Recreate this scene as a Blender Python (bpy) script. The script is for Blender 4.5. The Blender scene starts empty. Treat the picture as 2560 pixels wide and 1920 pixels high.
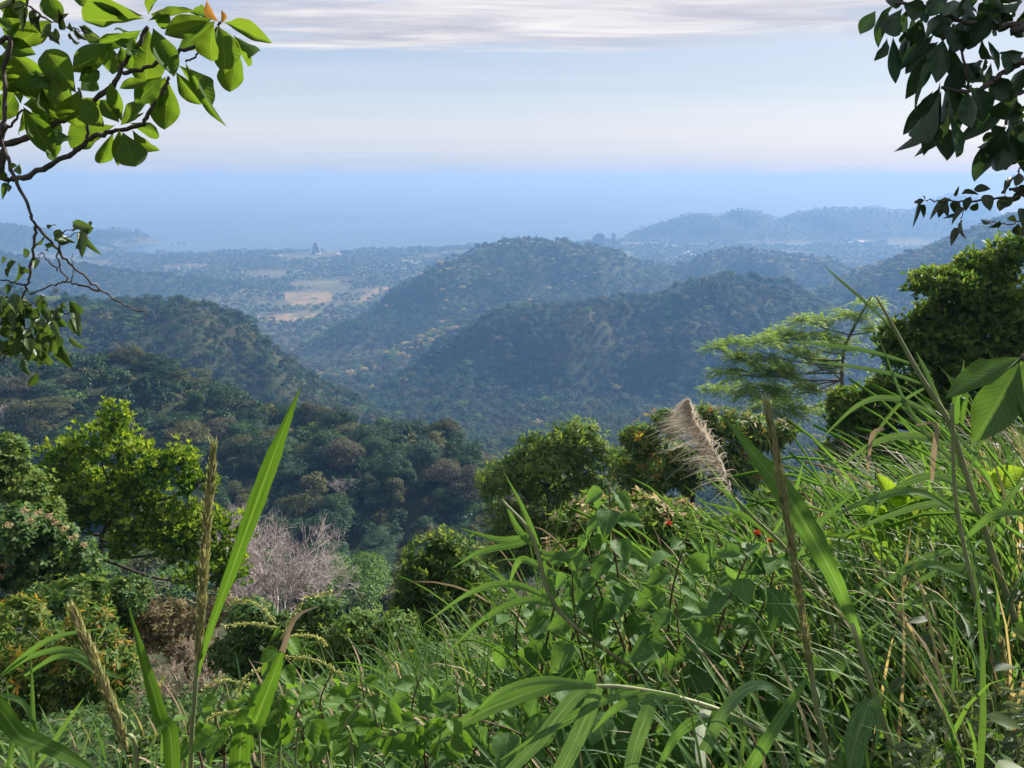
import bpy, math, random
import numpy as np
from mathutils import Vector, Matrix, Euler

SC = bpy.context.scene
COL = SC.collection
R = math.radians

# ------------------------------------------------------------------ camera
EYE = 400.0                       # metres above the sea
F = 1922.0                        # focal length in photo pixels (2560 x 1920)
HORIZON = 440.0                   # photo row of the sea horizon
PITCH = math.atan((960 - HORIZON) / F)
cam_d = bpy.data.cameras.new('camera')
cam = bpy.data.objects.new('camera', cam_d)
COL.objects.link(cam)
cam.location = (0, 0, EYE)
cam.rotation_euler = (math.pi / 2 - PITCH, 0, 0)
cam_d.sensor_width = 36.0
cam_d.lens = 36.0 * F / 2560.0
cam_d.clip_start = 0.05
cam_d.clip_end = 200000.0
SC.camera = cam

SUN_EL = R(34)
SUN_AZ = R(45)                    # to the right of the view direction (+Y)
SUN_DIR = Vector((math.sin(SUN_AZ) * math.cos(SUN_EL), math.cos(SUN_AZ) * math.cos(SUN_EL), math.sin(SUN_EL)))

# ------------------------------------------------------------------ world
W = bpy.data.worlds.new('World')
SC.world = W
W.use_nodes = True
def nd(nt, t, **kw):
    n = nt.nodes.new(t)
    for k, v in kw.items():
        if k.startswith('_'):
            setattr(n, k[1:], v)
    return n
def math_(nt, op, a, b=None, c=None, clamp=False):
    n = nt.nodes.new('ShaderNodeMath'); n.operation = op; n.use_clamp = clamp
    for i, v in enumerate((a, b, c)):
        if v is None: continue
        if isinstance(v, (int, float)): n.inputs[i].default_value = v
        else: nt.links.new(v, n.inputs[i])
    return n.outputs[0]
def ramp(nt, fac, stops, interp='LINEAR'):
    n = nt.nodes.new('ShaderNodeValToRGB'); n.color_ramp.interpolation = interp
    el = n.color_ramp.elements
    while len(el) < len(stops): el.new(0.5)
    for e, (p, c) in zip(el, stops):
        e.position = p
        e.color = (c[0], c[1], c[2], 1) if not isinstance(c, (int, float)) else (c, c, c, 1)
    if fac is not None: nt.links.new(fac, n.inputs[0])
    return n.outputs[0]
def mixc(nt, fac, a, b, blend='MIX'):
    n = nt.nodes.new('ShaderNodeMix'); n.data_type = 'RGBA'; n.blend_type = blend
    for s, v in ((n.inputs[0], fac), (n.inputs[6], a), (n.inputs[7], b)):
        if isinstance(v, (int, float)): s.default_value = v
        elif isinstance(v, (tuple, list)): s.default_value = (v[0], v[1], v[2], 1)
        else: nt.links.new(v, s)
    return n.outputs[2]
def noise(nt, vec, scale, detail=4, rough=0.55, dist=0.0):
    n = nt.nodes.new('ShaderNodeTexNoise'); n.inputs['Scale'].default_value = scale
    n.inputs['Detail'].default_value = detail; n.inputs['Roughness'].default_value = rough
    n.inputs['Distortion'].default_value = dist
    if vec is not None: nt.links.new(vec, n.inputs['Vector'])
    return n.outputs['Fac']

nt = W.node_tree
nt.nodes.clear()
sky = nt.nodes.new('ShaderNodeTexSky'); sky.sky_type = 'NISHITA'
sky.sun_disc = False; sky.sun_elevation = SUN_EL; sky.sun_rotation = SUN_AZ
sky.altitude = 400; sky.air_density = 1.3; sky.dust_density = 1.5; sky.ozone_density = 1.5
tc = nt.nodes.new('ShaderNodeTexCoord')
sep = nt.nodes.new('ShaderNodeSeparateXYZ'); nt.links.new(tc.outputs['Generated'], sep.inputs[0])
zc = math_(nt, 'MAXIMUM', sep.outputs[2], 0.012)
cx = math_(nt, 'DIVIDE', sep.outputs[0], zc)
cy = math_(nt, 'DIVIDE', sep.outputs[1], zc)
comb = nt.nodes.new('ShaderNodeCombineXYZ')
nt.links.new(math_(nt, 'MULTIPLY', cx, 0.38), comb.inputs[0]); nt.links.new(cy, comb.inputs[1])
# pale, milky lower sky over the clear blue
low = ramp(nt, sep.outputs[2], [(0.0, (1.8, 2.5, 3.6)), (0.014, (2.0, 2.6, 3.55)), (0.030, (2.45, 2.85, 3.55)), (0.052, (2.85, 3.05, 3.55)), (0.09, (2.3, 2.75, 3.45)),
                                (0.14, (1.6, 2.15, 3.1)), (0.35, (1.65, 2.4, 3.7)), (1.0, (1.4, 2.2, 3.9))])
veil = noise(nt, comb.outputs[0], 0.22, 4, 0.5)
veil = ramp(nt, veil, [(0.35, 0.0), (0.7, 1.0)])
low = mixc(nt, math_(nt, 'MULTIPLY', veil, 0.5), low, (3.15, 3.25, 3.7))
base = mixc(nt, 0.90, sky.outputs[0], low)
# broken layer of streaky cloud overhead, its far edge about ten degrees above the sea
n1 = noise(nt, comb.outputs[0], 0.62, 6, 0.6, 0.8)
n2 = noise(nt, comb.outputs[0], 0.30, 3, 0.5)
edge = ramp(nt, sep.outputs[2], [(0.0, 0.0), (0.126, 0.0), (0.146, 0.45), (0.170, 0.50), (1.0, 0.53)])
amt = math_(nt, 'ADD', math_(nt, 'ADD', math_(nt, 'MULTIPLY', n1, 0.6), math_(nt, 'MULTIPLY', n2, 0.4)), edge)
mask = ramp(nt, amt, [(0.84, 0.0), (0.93, 0.35), (1.10, 1.0)])
n3 = noise(nt, comb.outputs[0], 1.4, 7, 0.62, 0.8)
shade = math_(nt, 'ADD', math_(nt, 'MULTIPLY', n3, 0.55), math_(nt, 'MULTIPLY', n1, 0.45))
ccol = ramp(nt, shade, [(0.36, (1.95, 2.05, 2.5)), (0.48, (3.0, 2.95, 3.2)), (0.60, (4.5, 4.25, 4.15))])
final = mixc(nt, math_(nt, 'MULTIPLY', mask, 0.9), base, ccol)
bg = nt.nodes.new('ShaderNodeBackground'); bg.inputs[1].default_value = 0.10
nt.links.new(final, bg.inputs[0])
wo = nt.nodes.new('ShaderNodeOutputWorld'); nt.links.new(bg.outputs[0], wo.inputs[0])
W.cycles.sampling_method = 'AUTOMATIC'

# ------------------------------------------------------------------ sun
sd = bpy.data.lights.new('sun', 'SUN'); sd.energy = 5.0; sd.angle = R(1.0); sd.color = (1.0, 0.93, 0.82)
sun = bpy.data.objects.new('sun', sd); COL.objects.link(sun)
sun.rotation_euler = (-SUN_DIR).to_track_quat('-Z', 'Y').to_euler()
sun.location = (30, 0, 450)

# ------------------------------------------------------------------ render / exposure
SC.view_settings.view_transform = 'Standard'
SC.view_settings.look = 'None'
SC.view_settings.gamma = 1.0
SC.view_settings.use_curve_mapping = False
SC.view_settings.exposure = 1.22
SC.render.engine = 'CYCLES'
cy_ = SC.cycles
cy_.use_denoising = True
cy_.max_bounces = 6; cy_.diffuse_bounces = 3; cy_.glossy_bounces = 2; cy_.transmission_bounces = 4
cy_.volume_bounces = 0; cy_.transparent_max_bounces = 4
cy_.caustics_reflective = False; cy_.caustics_refractive = False
cy_.sample_clamp_indirect = 4.0

# ------------------------------------------------------------------ photo pixel -> point at depth y
def P(px, py, D):
    c = (px - 1280) / F; r = (py - 960) / F
    dy = math.cos(PITCH) - r * math.sin(PITCH)
    dz = -math.sin(PITCH) - r * math.cos(PITCH)
    k = D / dy
    return Vector((c * k, D, EYE + dz * k))
def ppm(py, D):                    # photo pixels per metre at that row and depth
    r = (py - 960) / F
    return F * (math.cos(PITCH) - r * math.sin(PITCH)) / D

# ------------------------------------------------------------------ object helpers
def tag(o, label=None, cat=None, group=None, kind=None):
    if label: o['label'] = label
    if cat: o['category'] = cat
    if group: o['group'] = group
    if kind: o['kind'] = kind
    return o
def empty(name, loc, rz=0.0):
    o = bpy.data.objects.new(name, None); COL.objects.link(o)
    o.location = loc; o.rotation_euler = (0, 0, rz); o.empty_display_size = 0.2
    return o
def mesh(name, V, Fc, mats=(), mat_idx=None, smooth=True, uv=None):
    """V (n,3) array; Fc (m,k) array, or a list of such arrays."""
    V = np.asarray(V, dtype=np.float32).reshape(-1, 3)
    if not isinstance(Fc, list): Fc = [Fc]
    Fc = [np.asarray(f, dtype=np.int32) for f in Fc if len(f)]
    me = bpy.data.meshes.new(name)
    nl = sum(f.size for f in Fc); nf = sum(len(f) for f in Fc)
    me.vertices.add(len(V)); me.vertices.foreach_set('co', V.ravel())
    me.loops.add(nl); me.loops.foreach_set('vertex_index', np.concatenate([f.ravel() for f in Fc]))
    me.polygons.add(nf)
    tot = np.concatenate([np.full(len(f), f.shape[1], dtype=np.int32) for f in Fc])
    st = np.concatenate([[0], np.cumsum(tot)[:-1]]).astype(np.int32)
    me.polygons.foreach_set('loop_start', st)
    try: me.polygons.foreach_set('loop_total', tot)
    except Exception: pass
    me.polygons.foreach_set('use_smooth', np.full(nf, bool(smooth)))
    for m in mats: me.materials.append(m)
    if mat_idx is not None:
        me.polygons.foreach_set('material_index', np.asarray(mat_idx, dtype=np.int32))
    if uv is not None:
        l = me.uv_layers.new(name='UVMap')
        idx = np.concatenate([f.ravel() for f in Fc])
        l.data.foreach_set('uv', np.asarray(uv, dtype=np.float32)[idx].ravel())
    me.update(calc_edges=True)
    return me
def obj(name, me, parent=None, loc=None, mat=None):
    o = bpy.data.objects.new(name, me); COL.objects.link(o)
    if parent is not None: o.parent = parent
    if loc is not None: o.location = loc
    if mat is not None: o.matrix_local = mat
    return o
class MB:
    """collects vertices and quads/tris into one mesh"""
    def __init__(s): s.V = []; s.F = {3: [], 4: []}; s.n = 0; s.mi = {3: [], 4: []}
    def add(s, V, Fc, mi=0):
        V = np.asarray(V, dtype=np.float32).reshape(-1, 3); Fc = np.asarray(Fc, dtype=np.int32)
        s.V.append(V); s.F[Fc.shape[1]].append(Fc + s.n); s.mi[Fc.shape[1]].append(np.full(len(Fc), mi)); s.n += len(V)
    def tube(s, pts, rads, n=6, mi=0, cap=True):
        pts = np.asarray([tuple(p) for p in pts], dtype=float); rads = np.asarray(rads, dtype=float)
        m = len(pts)
        T = np.gradient(pts, axis=0); T /= np.linalg.norm(T, axis=1)[:, None] + 1e-9
        ref = np.array([0.31, 0.17, 0.93])
        if abs(T[0] @ ref) > 0.9: ref = np.array([1.0, 0.1, 0])
        A = np.cross(T, ref); A /= np.linalg.norm(A, axis=1)[:, None] + 1e-9
        B = np.cross(T, A)
        a = np.linspace(0, 2 * np.pi, n, endpoint=False)
        ring = pts[:, None, :] + rads[:, None, None] * (np.cos(a)[None, :, None] * A[:, None, :] + np.sin(a)[None, :, None] * B[:, None, :])
        i = np.arange(m - 1)[:, None]; j = np.arange(n)[None, :]; j2 = (j + 1) % n
        q = np.stack([i * n + j, i * n + j2, (i + 1) * n + j2, (i + 1) * n + j], -1).reshape(-1, 4)
        V = ring.reshape(-1, 3)
        if cap:
            V = np.vstack([V, pts[:1], pts[-1:]]); c0 = m * n; c1 = c0 + 1
            jj = np.arange(n); t1 = np.stack([np.full(n, c0), (jj + 1) % n, jj], -1)
            t2 = np.stack([np.full(n, c1), (m - 1) * n + jj, (m - 1) * n + (jj + 1) % n], -1)
            base = s.n; s.add(V, q, mi)
            for t in (t1, t2):
                s.F[3].append(t.astype(np.int32) + base); s.mi[3].append(np.full(len(t), mi))
        else: s.add(V, q, mi)
    def box(s, c, d, mi=0, rz=0.0):
        x, y, z = np.array(d) / 2.0
        V = np.array([(-x, -y, -z), (x, -y, -z), (x, y, -z), (-x, y, -z), (-x, -y, z), (x, -y, z), (x, y, z), (-x, y, z)])
        ca, sa = math.cos(rz), math.sin(rz)
        V = np.stack([V[:, 0] * ca - V[:, 1] * sa, V[:, 0] * sa + V[:, 1] * ca, V[:, 2]], -1) + np.array(tuple(c))
        s.add(V, [(0, 3, 2, 1), (4, 5, 6, 7), (0, 1, 5, 4), (1, 2, 6, 5), (2, 3, 7, 6), (3, 0, 4, 7)], mi)
    def leaves(s, pos, nrm, dirv, L, Wd, kind='diamond', mi=0, fold=0.25, droop=0.15):
        """a batch of leaves: pos base points, dirv growth direction, nrm face normal"""
        pos = np.asarray(pos, float); n = len(pos)
        if n == 0: return
        D = dirv / (np.linalg.norm(dirv, axis=1)[:, None] + 1e-9)
        N = nrm - (nrm * D).sum(1)[:, None] * D; N /= np.linalg.norm(N, axis=1)[:, None] + 1e-9
        S = np.cross(D, N)
        L = np.broadcast_to(L, (n,)); Wd = np.broadcast_to(Wd, (n,))
        if kind == 'diamond':
            T = np.array([(0, 0, 0), (0.45, -0.5, fold), (1, 0, -droop), (0.45, 0.5, fold)]); Fq = np.array([(0, 1, 2, 3)])
        elif kind == 'tri2':
            T = np.array([(0, 0, 0), (0.4, -0.5, fold), (1, 0, -droop), (0.4, 0.5, fold)]); Fq = np.array([(0, 1, 2), (0, 2, 3)])
        else:      # 'oval': six outline points and a folded midrib
            T = np.array([(0, 0, 0), (0.25, -0.36, fold * 0.7), (0.62, -0.44, fold * 0.6 - droop * 0.4), (1, 0, -droop),
                          (0.62, 0.44, fold * 0.6 - droop * 0.4), (0.25, 0.36, fold * 0.7), (0.45, 0, 0.02)])
            Fq = np.array([(0, 1, 6, 5), (1, 2, 3, 6), (6, 3, 4, 5)])
        V = (pos[:, None, :] + T[None, :, 0:1] * (D * L[:, None])[:, None, :] + T[None, :, 1:2] * (S * Wd[:, None])[:, None, :]
             + T[None, :, 2:3] * (N * (Wd * 0.9)[:, None])[:, None, :])
        k = len(T)
        Fc = (Fq[None] + (np.arange(n) * k)[:, None, None]).reshape(-1, Fq.shape[1])
        s.add(V.reshape(-1, 3), Fc, mi)
    def arrays(s):
        F4 = np.concatenate(s.F[4]) if s.F[4] else np.zeros((0, 4), int)
        F3 = np.concatenate(s.F[3]) if s.F[3] else np.zeros((0, 3), int)
        mi = np.concatenate(s.mi[4] + s.mi[3]) if (s.mi[4] or s.mi[3]) else []
        fl = ([F4] if len(F4) else []) + ([F3] if len(F3) else [])
        return np.concatenate(s.V), fl, mi
    def mesh(s, name, mats, smooth=True):
        V, fl, mi = s.arrays()
        return mesh(name, V, fl, mats, mi, smooth)
def bez(pts, n=12):
    """smooth curve through the given points (Catmull-Rom), n samples per span"""
    p = [np.array(tuple(q), float) for q in pts]
    p = [2 * p[0] - p[1]] + p + [2 * p[-1] - p[-2]]
    out = []
    for i in range(1, len(p) - 2):
        for t in np.linspace(0, 1, n, endpoint=False):
            a, b, c, d = p[i - 1], p[i], p[i + 1], p[i + 2]
            out.append(0.5 * (2 * b + (c - a) * t + (2 * a - 5 * b + 4 * c - d) * t * t + (3 * b - a - 3 * c + d) * t ** 3))
    out.append(p[-2])
    return np.array(out)

# ------------------------------------------------------------------ materials
def new_mat(name):
    m = bpy.data.materials.new(name); m.use_nodes = True; m.node_tree.nodes.clear()
    o = m.node_tree.nodes.new('ShaderNodeOutputMaterial')
    return m, m.node_tree, o
def leaf_mat(name, cols, trans=0.45, rough=0.45, tcol=None, hue_obj=0.0, spec=0.35, islands=True, nscale=None, nmix=0.5):
    """cols: ramp stops picked by a random number per leaf (islands) mixed with one per object"""
    m, nt, out = new_mat(name)
    oi = nt.nodes.new('ShaderNodeObjectInfo')
    geo = nt.nodes.new('ShaderNodeNewGeometry')
    f = geo.outputs['Random Per Island'] if islands else oi.outputs['Random']
    if hue_obj > 0 and islands:
        f = math_(nt, 'ADD', math_(nt, 'MULTIPLY', f, 1 - hue_obj), math_(nt, 'MULTIPLY', oi.outputs['Random'], hue_obj))
    if nscale:
        tcx = nt.nodes.new('ShaderNodeTexCoord')
        nn = noise(nt, tcx.outputs['Object'], nscale, 2, 0.5)
        nn = ramp(nt, nn, [(0.3, 0.0), (0.7, 1.0)])
        f = math_(nt, 'ADD', math_(nt, 'MULTIPLY', f, 1 - nmix), math_(nt, 'MULTIPLY', nn, nmix))
    c = ramp(nt, f, cols)
    pb = nt.nodes.new('ShaderNodeBsdfPrincipled')
    pb.inputs['Roughness'].default_value = rough
    pb.inputs['Specular IOR Level'].default_value = spec
    nt.links.new(c, pb.inputs['Base Color'])
    tr = nt.nodes.new('ShaderNodeBsdfTranslucent')
    nt.links.new(mixc(nt, 1.0, c, tcol or (1.4, 1.38, 0.62), 'MULTIPLY'), tr.inputs[0])
    mx = nt.nodes.new('ShaderNodeMixShader'); mx.inputs[0].default_value = trans
    nt.links.new(pb.outputs[0], mx.inputs[1]); nt.links.new(tr.outputs[0], mx.inputs[2])
    nt.links.new(mx.outputs[0], out.inputs[0])
    return m
def bark_mat(name, c1, c2, scale=6.0, rough=0.85, stretch=(1, 1, 0.25), bump=0.3):
    m, nt, out = new_mat(name)
    tcx = nt.nodes.new('ShaderNodeTexCoord'); mp = nt.nodes.new('ShaderNodeMapping')
    mp.inputs['Scale'].default_value = stretch
    nt.links.new(tcx.outputs['Object'], mp.inputs[0])
    n = noise(nt, mp.outputs[0], scale, 5, 0.65)
    pb = nt.nodes.new('ShaderNodeBsdfPrincipled'); pb.inputs['Roughness'].default_value = rough
    pb.inputs['Specular IOR Level'].default_value = 0.2
    nt.links.new(ramp(nt, n, [(0.3, c1), (0.7, c2)]), pb.inputs['Base Color'])
    if bump:
        bp = nt.nodes.new('ShaderNodeBump'); bp.inputs['Strength'].default_value = bump; bp.inputs['Distance'].default_value = 0.02
        nt.links.new(n, bp.inputs['Height']); nt.links.new(bp.outputs[0], pb.inputs['Normal'])
    nt.links.new(pb.outputs[0], out.inputs[0])
    return m
# ================================================================== terrain
RNG = np.random.default_rng(7)
# smooth value noise on arrays
def vnoise(x, y, seed):
    def h(i, j):
        n = (i * 374761393 + j * 668265263 + seed * 974634777) & 0xffffffff
        n = ((n ^ (n >> 13)) * 1274126177) & 0xffffffff
        return ((n ^ (n >> 16)) & 0xffff) / 65535.0
    xi = np.floor(x).astype(np.int64); yi = np.floor(y).astype(np.int64)
    fx = x - xi; fy = y - yi
    fx = fx * fx * fx * (fx * (fx * 6 - 15) + 10); fy = fy * fy * fy * (fy * (fy * 6 - 15) + 10)
    return (h(xi, yi) * (1 - fx) + h(xi + 1, yi) * fx) * (1 - fy) + (h(xi, yi + 1) * (1 - fx) + h(xi + 1, yi + 1) * fx) * fy
def fbm(x, y, seed, octv=4, gain=0.5):
    s = 0; a = 1; t = 0
    for o in range(octv):
        s = s + a * (vnoise(x * 2 ** o + o * 17.3, y * 2 ** o - o * 9.1, seed + o) * 2 - 1); t += a; a *= gain
    return s / t
# ridge crests: (photo x, photo y of the ground on the crest, depth), slope to the near side, slope to the far side
RIDGES = {
 'near':  ([(-900, 730, 230), (-400, 830, 280), (0, 915, 310), (300, 945, 308), (480, 1020, 300), (600, 1065, 290), (900, 1120, 265), (1050, 1140, 255), (1180, 1190, 250), (1290, 1290, 250), (1500, 1400, 255)], .22, .60, 6, 5),
 'left':  ([(-700, 682, 624), (-300, 737, 696), (0, 742, 725), (150, 740, 754), (250, 777, 783), (380, 774, 783), (520, 782, 783), (600, 814, 783), (660, 864, 783), (720, 907, 798), (790, 957, 812), (870, 1002, 856), (980, 1062, 899)], .36, .55, 14, 10),
 'dark':  ([(820, 1100, 1180), (900, 1050, 1210), (1000, 975, 1240), (1110, 880, 1290), (1200, 825, 1310), (1320, 785, 1330), (1450, 770, 1350), (1620, 758, 1365), (1690, 727, 1380), (1800, 707, 1395), (1960, 714, 1395), (2040, 760, 1395), (2100, 822, 1410), (2200, 892, 1425)], .44, .5, 18, 30),
 'spur':  ([(790, 945, 1450), (900, 918, 1494), (1000, 876, 1537), (1130, 826, 1624), (1300, 775, 1812), (1450, 735, 2030), (1560, 705, 2248)], .40, .45, 16, 14),
 'spur2': ([(1080, 800, 1796), (1180, 740, 1958), (1300, 690, 2106), (1420, 650, 2241)], .36, .36, 14, 14),
 'cent':  ([(755, 905, 1610), (850, 845, 1690), (950, 786, 1820), (1050, 722, 1950), (1130, 682, 2080), (1200, 630, 2210), (1260, 615, 2275), (1340, 611, 2288), (1400, 620, 2288), (1500, 634, 2340), (1600, 657, 2405), (1700, 680, 2470)], .46, .45, 26, 34),
 'cent2': ([(1690, 682, 2438), (1760, 652, 2500), (1820, 629, 2562), (1880, 631, 2562), (1980, 643, 2562), (2060, 652, 2500), (2120, 677, 2438), (2180, 712, 2375)], .35, .4, 26, 28),
 'right': ([(2060, 745, 1742), (2130, 718, 1769), (2250, 673, 1823), (2350, 632, 1890), (2450, 588, 1958), (2560, 548, 2025), (2800, 470, 2160), (3300, 420, 2295)], .36, .4, 22, 26),
 'right2':([(2250, 800, 1470), (2450, 720, 1540), (2700, 620, 1610), (3100, 540, 1680)], .36, .4, 20, 24),
 'vall':  ([(1130, 672, 2632), (1041, 706, 2598), (933, 743, 2554), (853, 784, 2486), (800, 840, 2352)], .22, .3, 26, 10),
 'vall2': ([(-300, 690, 2025), (0, 705, 2092), (250, 725, 2228), (420, 760, 2295), (560, 800, 2362), (640, 850, 2295)], .25, .3, 26, 12),
 'plain1':([(-400, 625, 2300), (0, 640, 2350), (200, 668, 2400), (400, 692, 2500), (560, 712, 2580), (690, 738, 2600), (775, 762, 2600)], .20, .3, 30, 8),
 'farl':  ([(-600, 520, 3700), (-200, 545, 3900), (0, 562, 4100), (100, 575, 4200), (180, 600, 4200), (260, 622, 4150)], .25, .3, 60, 10),
 'head':  ([(150, 596, 4500), (220, 580, 4700), (270, 575, 4750), (335, 579, 4800), (365, 592, 4800), (385, 606, 4800), (408, 612, 4800)], .35, .35, 50, 6),
 'mtn':   ([(1540, 606, 4900), (1563, 604, 4950), (1588, 584, 5000), (1620, 569, 5050), (1664, 558, 5100), (1725, 537, 5200), (1772, 537, 5200), (1801, 543, 5200), (1848, 526, 5250), (1895, 532, 5250), (1950, 550, 5200), (1979, 543, 5250), (2015, 530, 5300), (2047, 523, 5300), (2123, 524, 5350), (2167, 525, 5350), (2192, 518, 5400), (2228, 528, 5350), (2285, 530, 5300), (2360, 545, 5200), (2440, 560, 5000)], .24, .4, 50, 7),
 'mtn2':  ([(2290, 535, 6300), (2340, 512, 6400), (2382, 487, 6500), (2430, 489, 6500), (2478, 513, 6500), (2500, 540, 6450)], .4, .4, 60, 6),
 'mtn3':  ([(1850, 640, 4100), (1980, 632, 4300), (2150, 628, 4300), (2300, 640, 4000), (2450, 655, 3700)], .12, .12, 60, 8),
}
RD = []
for nm, (pts, s1, s2, rnd, amp) in RIDGES.items():
    RD.append((np.array([tuple(P(*p)) for p in pts]), s1, s2, rnd, amp))
COAST = np.array([tuple(P(px, py, 4000)) for px, py in ((-700, 600), (0, 636), (330, 634), (500, 632), (800, 630), (1050, 625), (1200, 618), (1400, 610), (1560, 604))])
def coast_depth():
    out = []
    for x, y, z in COAST:
        k = EYE / (EYE - z); out.append((x * k, y * k))
    out += [(1500, 5600), (2600, 6400), (4200, 7200)]
    return np.array(out)
CO = coast_depth()
def ridge_h(x, y, r, k):
    C, s1, s2, rnd, amp = r
    D_, Z_, S_ = [], [], []
    for a, b in zip(C[:-1], C[1:]):
        dx, dy = b[0] - a[0], b[1] - a[1]; L2 = dx * dx + dy * dy
        t = np.clip(((x - a[0]) * dx + (y - a[1]) * dy) / L2, 0, 1)
        d = np.sqrt((x - a[0] - t * dx) ** 2 + (y - a[1] - t * dy) ** 2)
        sg = np.clip((dx * (y - a[1]) - dy * (x - a[0])) / (math.sqrt(L2) * (d + 1e-6)), -1, 1) * 0.5 + 0.5
        D_.append(d); Z_.append(a[2] + t * (b[2] - a[2])); S_.append(sg * sg * (3 - 2 * sg))
    D_, Z_, S_ = np.stack(D_), np.stack(Z_), np.stack(S_)
    dmin = D_.min(0)
    w = np.exp(-(D_ - dmin) / (0.10 * dmin + 3.0)); w /= w.sum(0)     # blend neighbouring stretches so no cliff appears
    zc_ = (w * Z_).sum(0); sl = s1 + (s2 - s1) * (w * S_).sum(0)
    wob = fbm(x / 170.0 + k * 7.7, y / 170.0, 31 + k, 4) * amp * np.clip(dmin / 90.0, 0.06, 1.0)
    wob += -np.abs(fbm(x / 260.0 - k * 3.1, y / 260.0, 77 + k, 3)) * amp * 1.6 * np.clip(dmin / 160.0, 0, 1)
    return zc_ - sl * (np.sqrt(dmin * dmin + rnd * rnd) - rnd) + wob
BASE_Y = np.array([0, 300, 600, 900, 1300, 1600, 1900, 2500, 9000]); BASE_Z = np.array([235, 225, 165, 100, 42, 8, 7, 10, 8])
# spurs running down the hillsides: (photo x, depth) along each, height, half width
SPURS = [([(1330, 1330), (1240, 1260), (1150, 1190), (1080, 1110)], 40, 40), ([(1600, 1365), (1500, 1265), (1420, 1175), (1350, 1090)], 40, 42), ([(1850, 1390), (1780, 1290), (1720, 1190), (1680, 1100)], 36, 44),
         ([(1130, 1300), (1040, 1230), (960, 1150)], 20, 36), ([(1330, 2270), (1230, 2130), (1140, 2000), (1040, 1870)], 58, 58), ([(1450, 2290), (1380, 2130), (1300, 2000), (1210, 1870)], 54, 58),
         ([(1560, 2350), (1500, 2200), (1430, 2060)], 46, 58), ([(1860, 2560), (1800, 2430), (1730, 2300)], 30, 60), ([(2020, 2520), (1960, 2400), (1890, 2280)], 26, 60), ([(380, 790), (450, 730), (520, 660)], 15, 26), ([(560, 790), (640, 720), (720, 640)], 16, 26), ([(250, 780), (300, 700), (360, 630)], 13, 26),
         ([(2350, 1880), (2250, 1750), (2150, 1630)], 34, 55), ([(2520, 2010), (2420, 1850), (2320, 1700)], 36, 55)]
def spur_h(x, y):
    s = np.zeros(x.shape)
    for pts, A, w in SPURS:
        q = np.array([((px - 1280) / F * d * 0.985, d) for px, d in pts]); best = np.full(x.shape, 1e18); tt = np.zeros(x.shape); n = len(q) - 1
        for k in range(n):
            a, b = q[k], q[k + 1]; dx, dy = b - a
            t = np.clip(((x - a[0]) * dx + (y - a[1]) * dy) / (dx * dx + dy * dy), 0, 1)
            d2 = (x - a[0] - t * dx) ** 2 + (y - a[1] - t * dy) ** 2
            m = d2 < best; best = np.where(m, d2, best); tt = np.where(m, (k + t) / n, tt)
        wob = 1 + 0.35 * fbm(x / 60.0, y / 60.0, 701, 2)
        s += A * np.exp(-best / (w * wob) ** 2) * np.clip(np.sin(np.pi * np.clip(tt * 0.9 + 0.02, 0, 1)), 0, 1)
    return s
def near_hill(x, y):
    s = np.where(y < 0.8, 0.10 * np.minimum(y, 0), np.where(y < 6, 0.50 * (y - 0.8), 2.6 + 0.58 * (y - 6)))
    tilt = 0.36 * np.clip(np.log1p(np.exp(np.clip(x, -60, 60) * 3)) / 3 - 0.08, 0, 8) + 0.12 * np.clip(x - 8, 0, 30) - 0.20 * np.clip(-x, 0, 30)
    bump = 0.12 * fbm(x / 1.7, y / 1.7, 5, 3) * np.clip(np.hypot(x, y) / 2.0, 0, 1)
    return EYE - 1.70 - s + tilt + bump
def height(x, y):
    x = np.asarray(x, float); y = np.asarray(y, float)
    co = np.interp(x, CO[:, 0], CO[:, 1])
    base = np.interp(y, BASE_Y, BASE_Z) + fbm(x / 300, y / 300, 3, 3) * np.interp(y, [0, 600, 2200, 2800], [10, 14, 10, 2.0])
    t = np.clip((co - y) / 120.0 + 0.5, 0, 1)
    base = -20 + (base + 20) * t
    nh = near_hill(x, y)
    hs = [base, nh]
    for k, r in enumerate(RD):
        hs.append(ridge_h(x, y, r, k))
    H = np.stack(hs)
    K = np.interp(np.hypot(x, y), [0, 40, 300, 1000], [0.4, 2.0, 6.0, 9.0])
    M = H.max(0)
    return M + K * np.log(np.exp((H - M) / K).sum(0)) + spur_h(x, y)
# ground mask: 1 where pale open field
FIELDS = [((715, 730), (838, 725), (832, 748), (800, 762), (745, 757), (715, 741)),
          ((620, 786), (790, 772), (830, 770), (810, 786), (770, 797), (650, 797)),
          ((870, 745), (905, 733), (985, 708), (1060, 676), (1075, 680), (1020, 706), (940, 738), (900, 750))]
def flat_pt(px, py, z=14.0):
    v = P(px, py, 1000.0); k = (EYE - z) / (EYE - v.z)
    return (v.x * k, v.y * k)
FPOLY = [np.array([flat_pt(*q) for q in f]) for f in FIELDS]
def in_poly(x, y, poly):
    c = np.zeros(x.shape, bool); n = len(poly)
    for i in range(n):
        x1, y1 = poly[i]; x2, y2 = poly[(i + 1) % n]
        cond = ((y1 > y) != (y2 > y)) & (x < (x2 - x1) * (y - y1) / (y2 - y1 + 1e-9) + x1)
        c ^= cond
    return c
LAWN = np.array([(-600, 735), (-520, 728), (-450, 732), (-425, 748), (-430, 772), (-470, 792), (-600, 795)])
def field_mask(x, y):
    xx = x + 40 * fbm(x / 160, y / 160, 91, 3); yy = y + 60 * fbm(x / 160, y / 160, 92, 3)
    f = np.zeros(x.shape, bool)
    for p in FPOLY: f |= in_poly(xx, yy, p)
    return f
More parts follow.
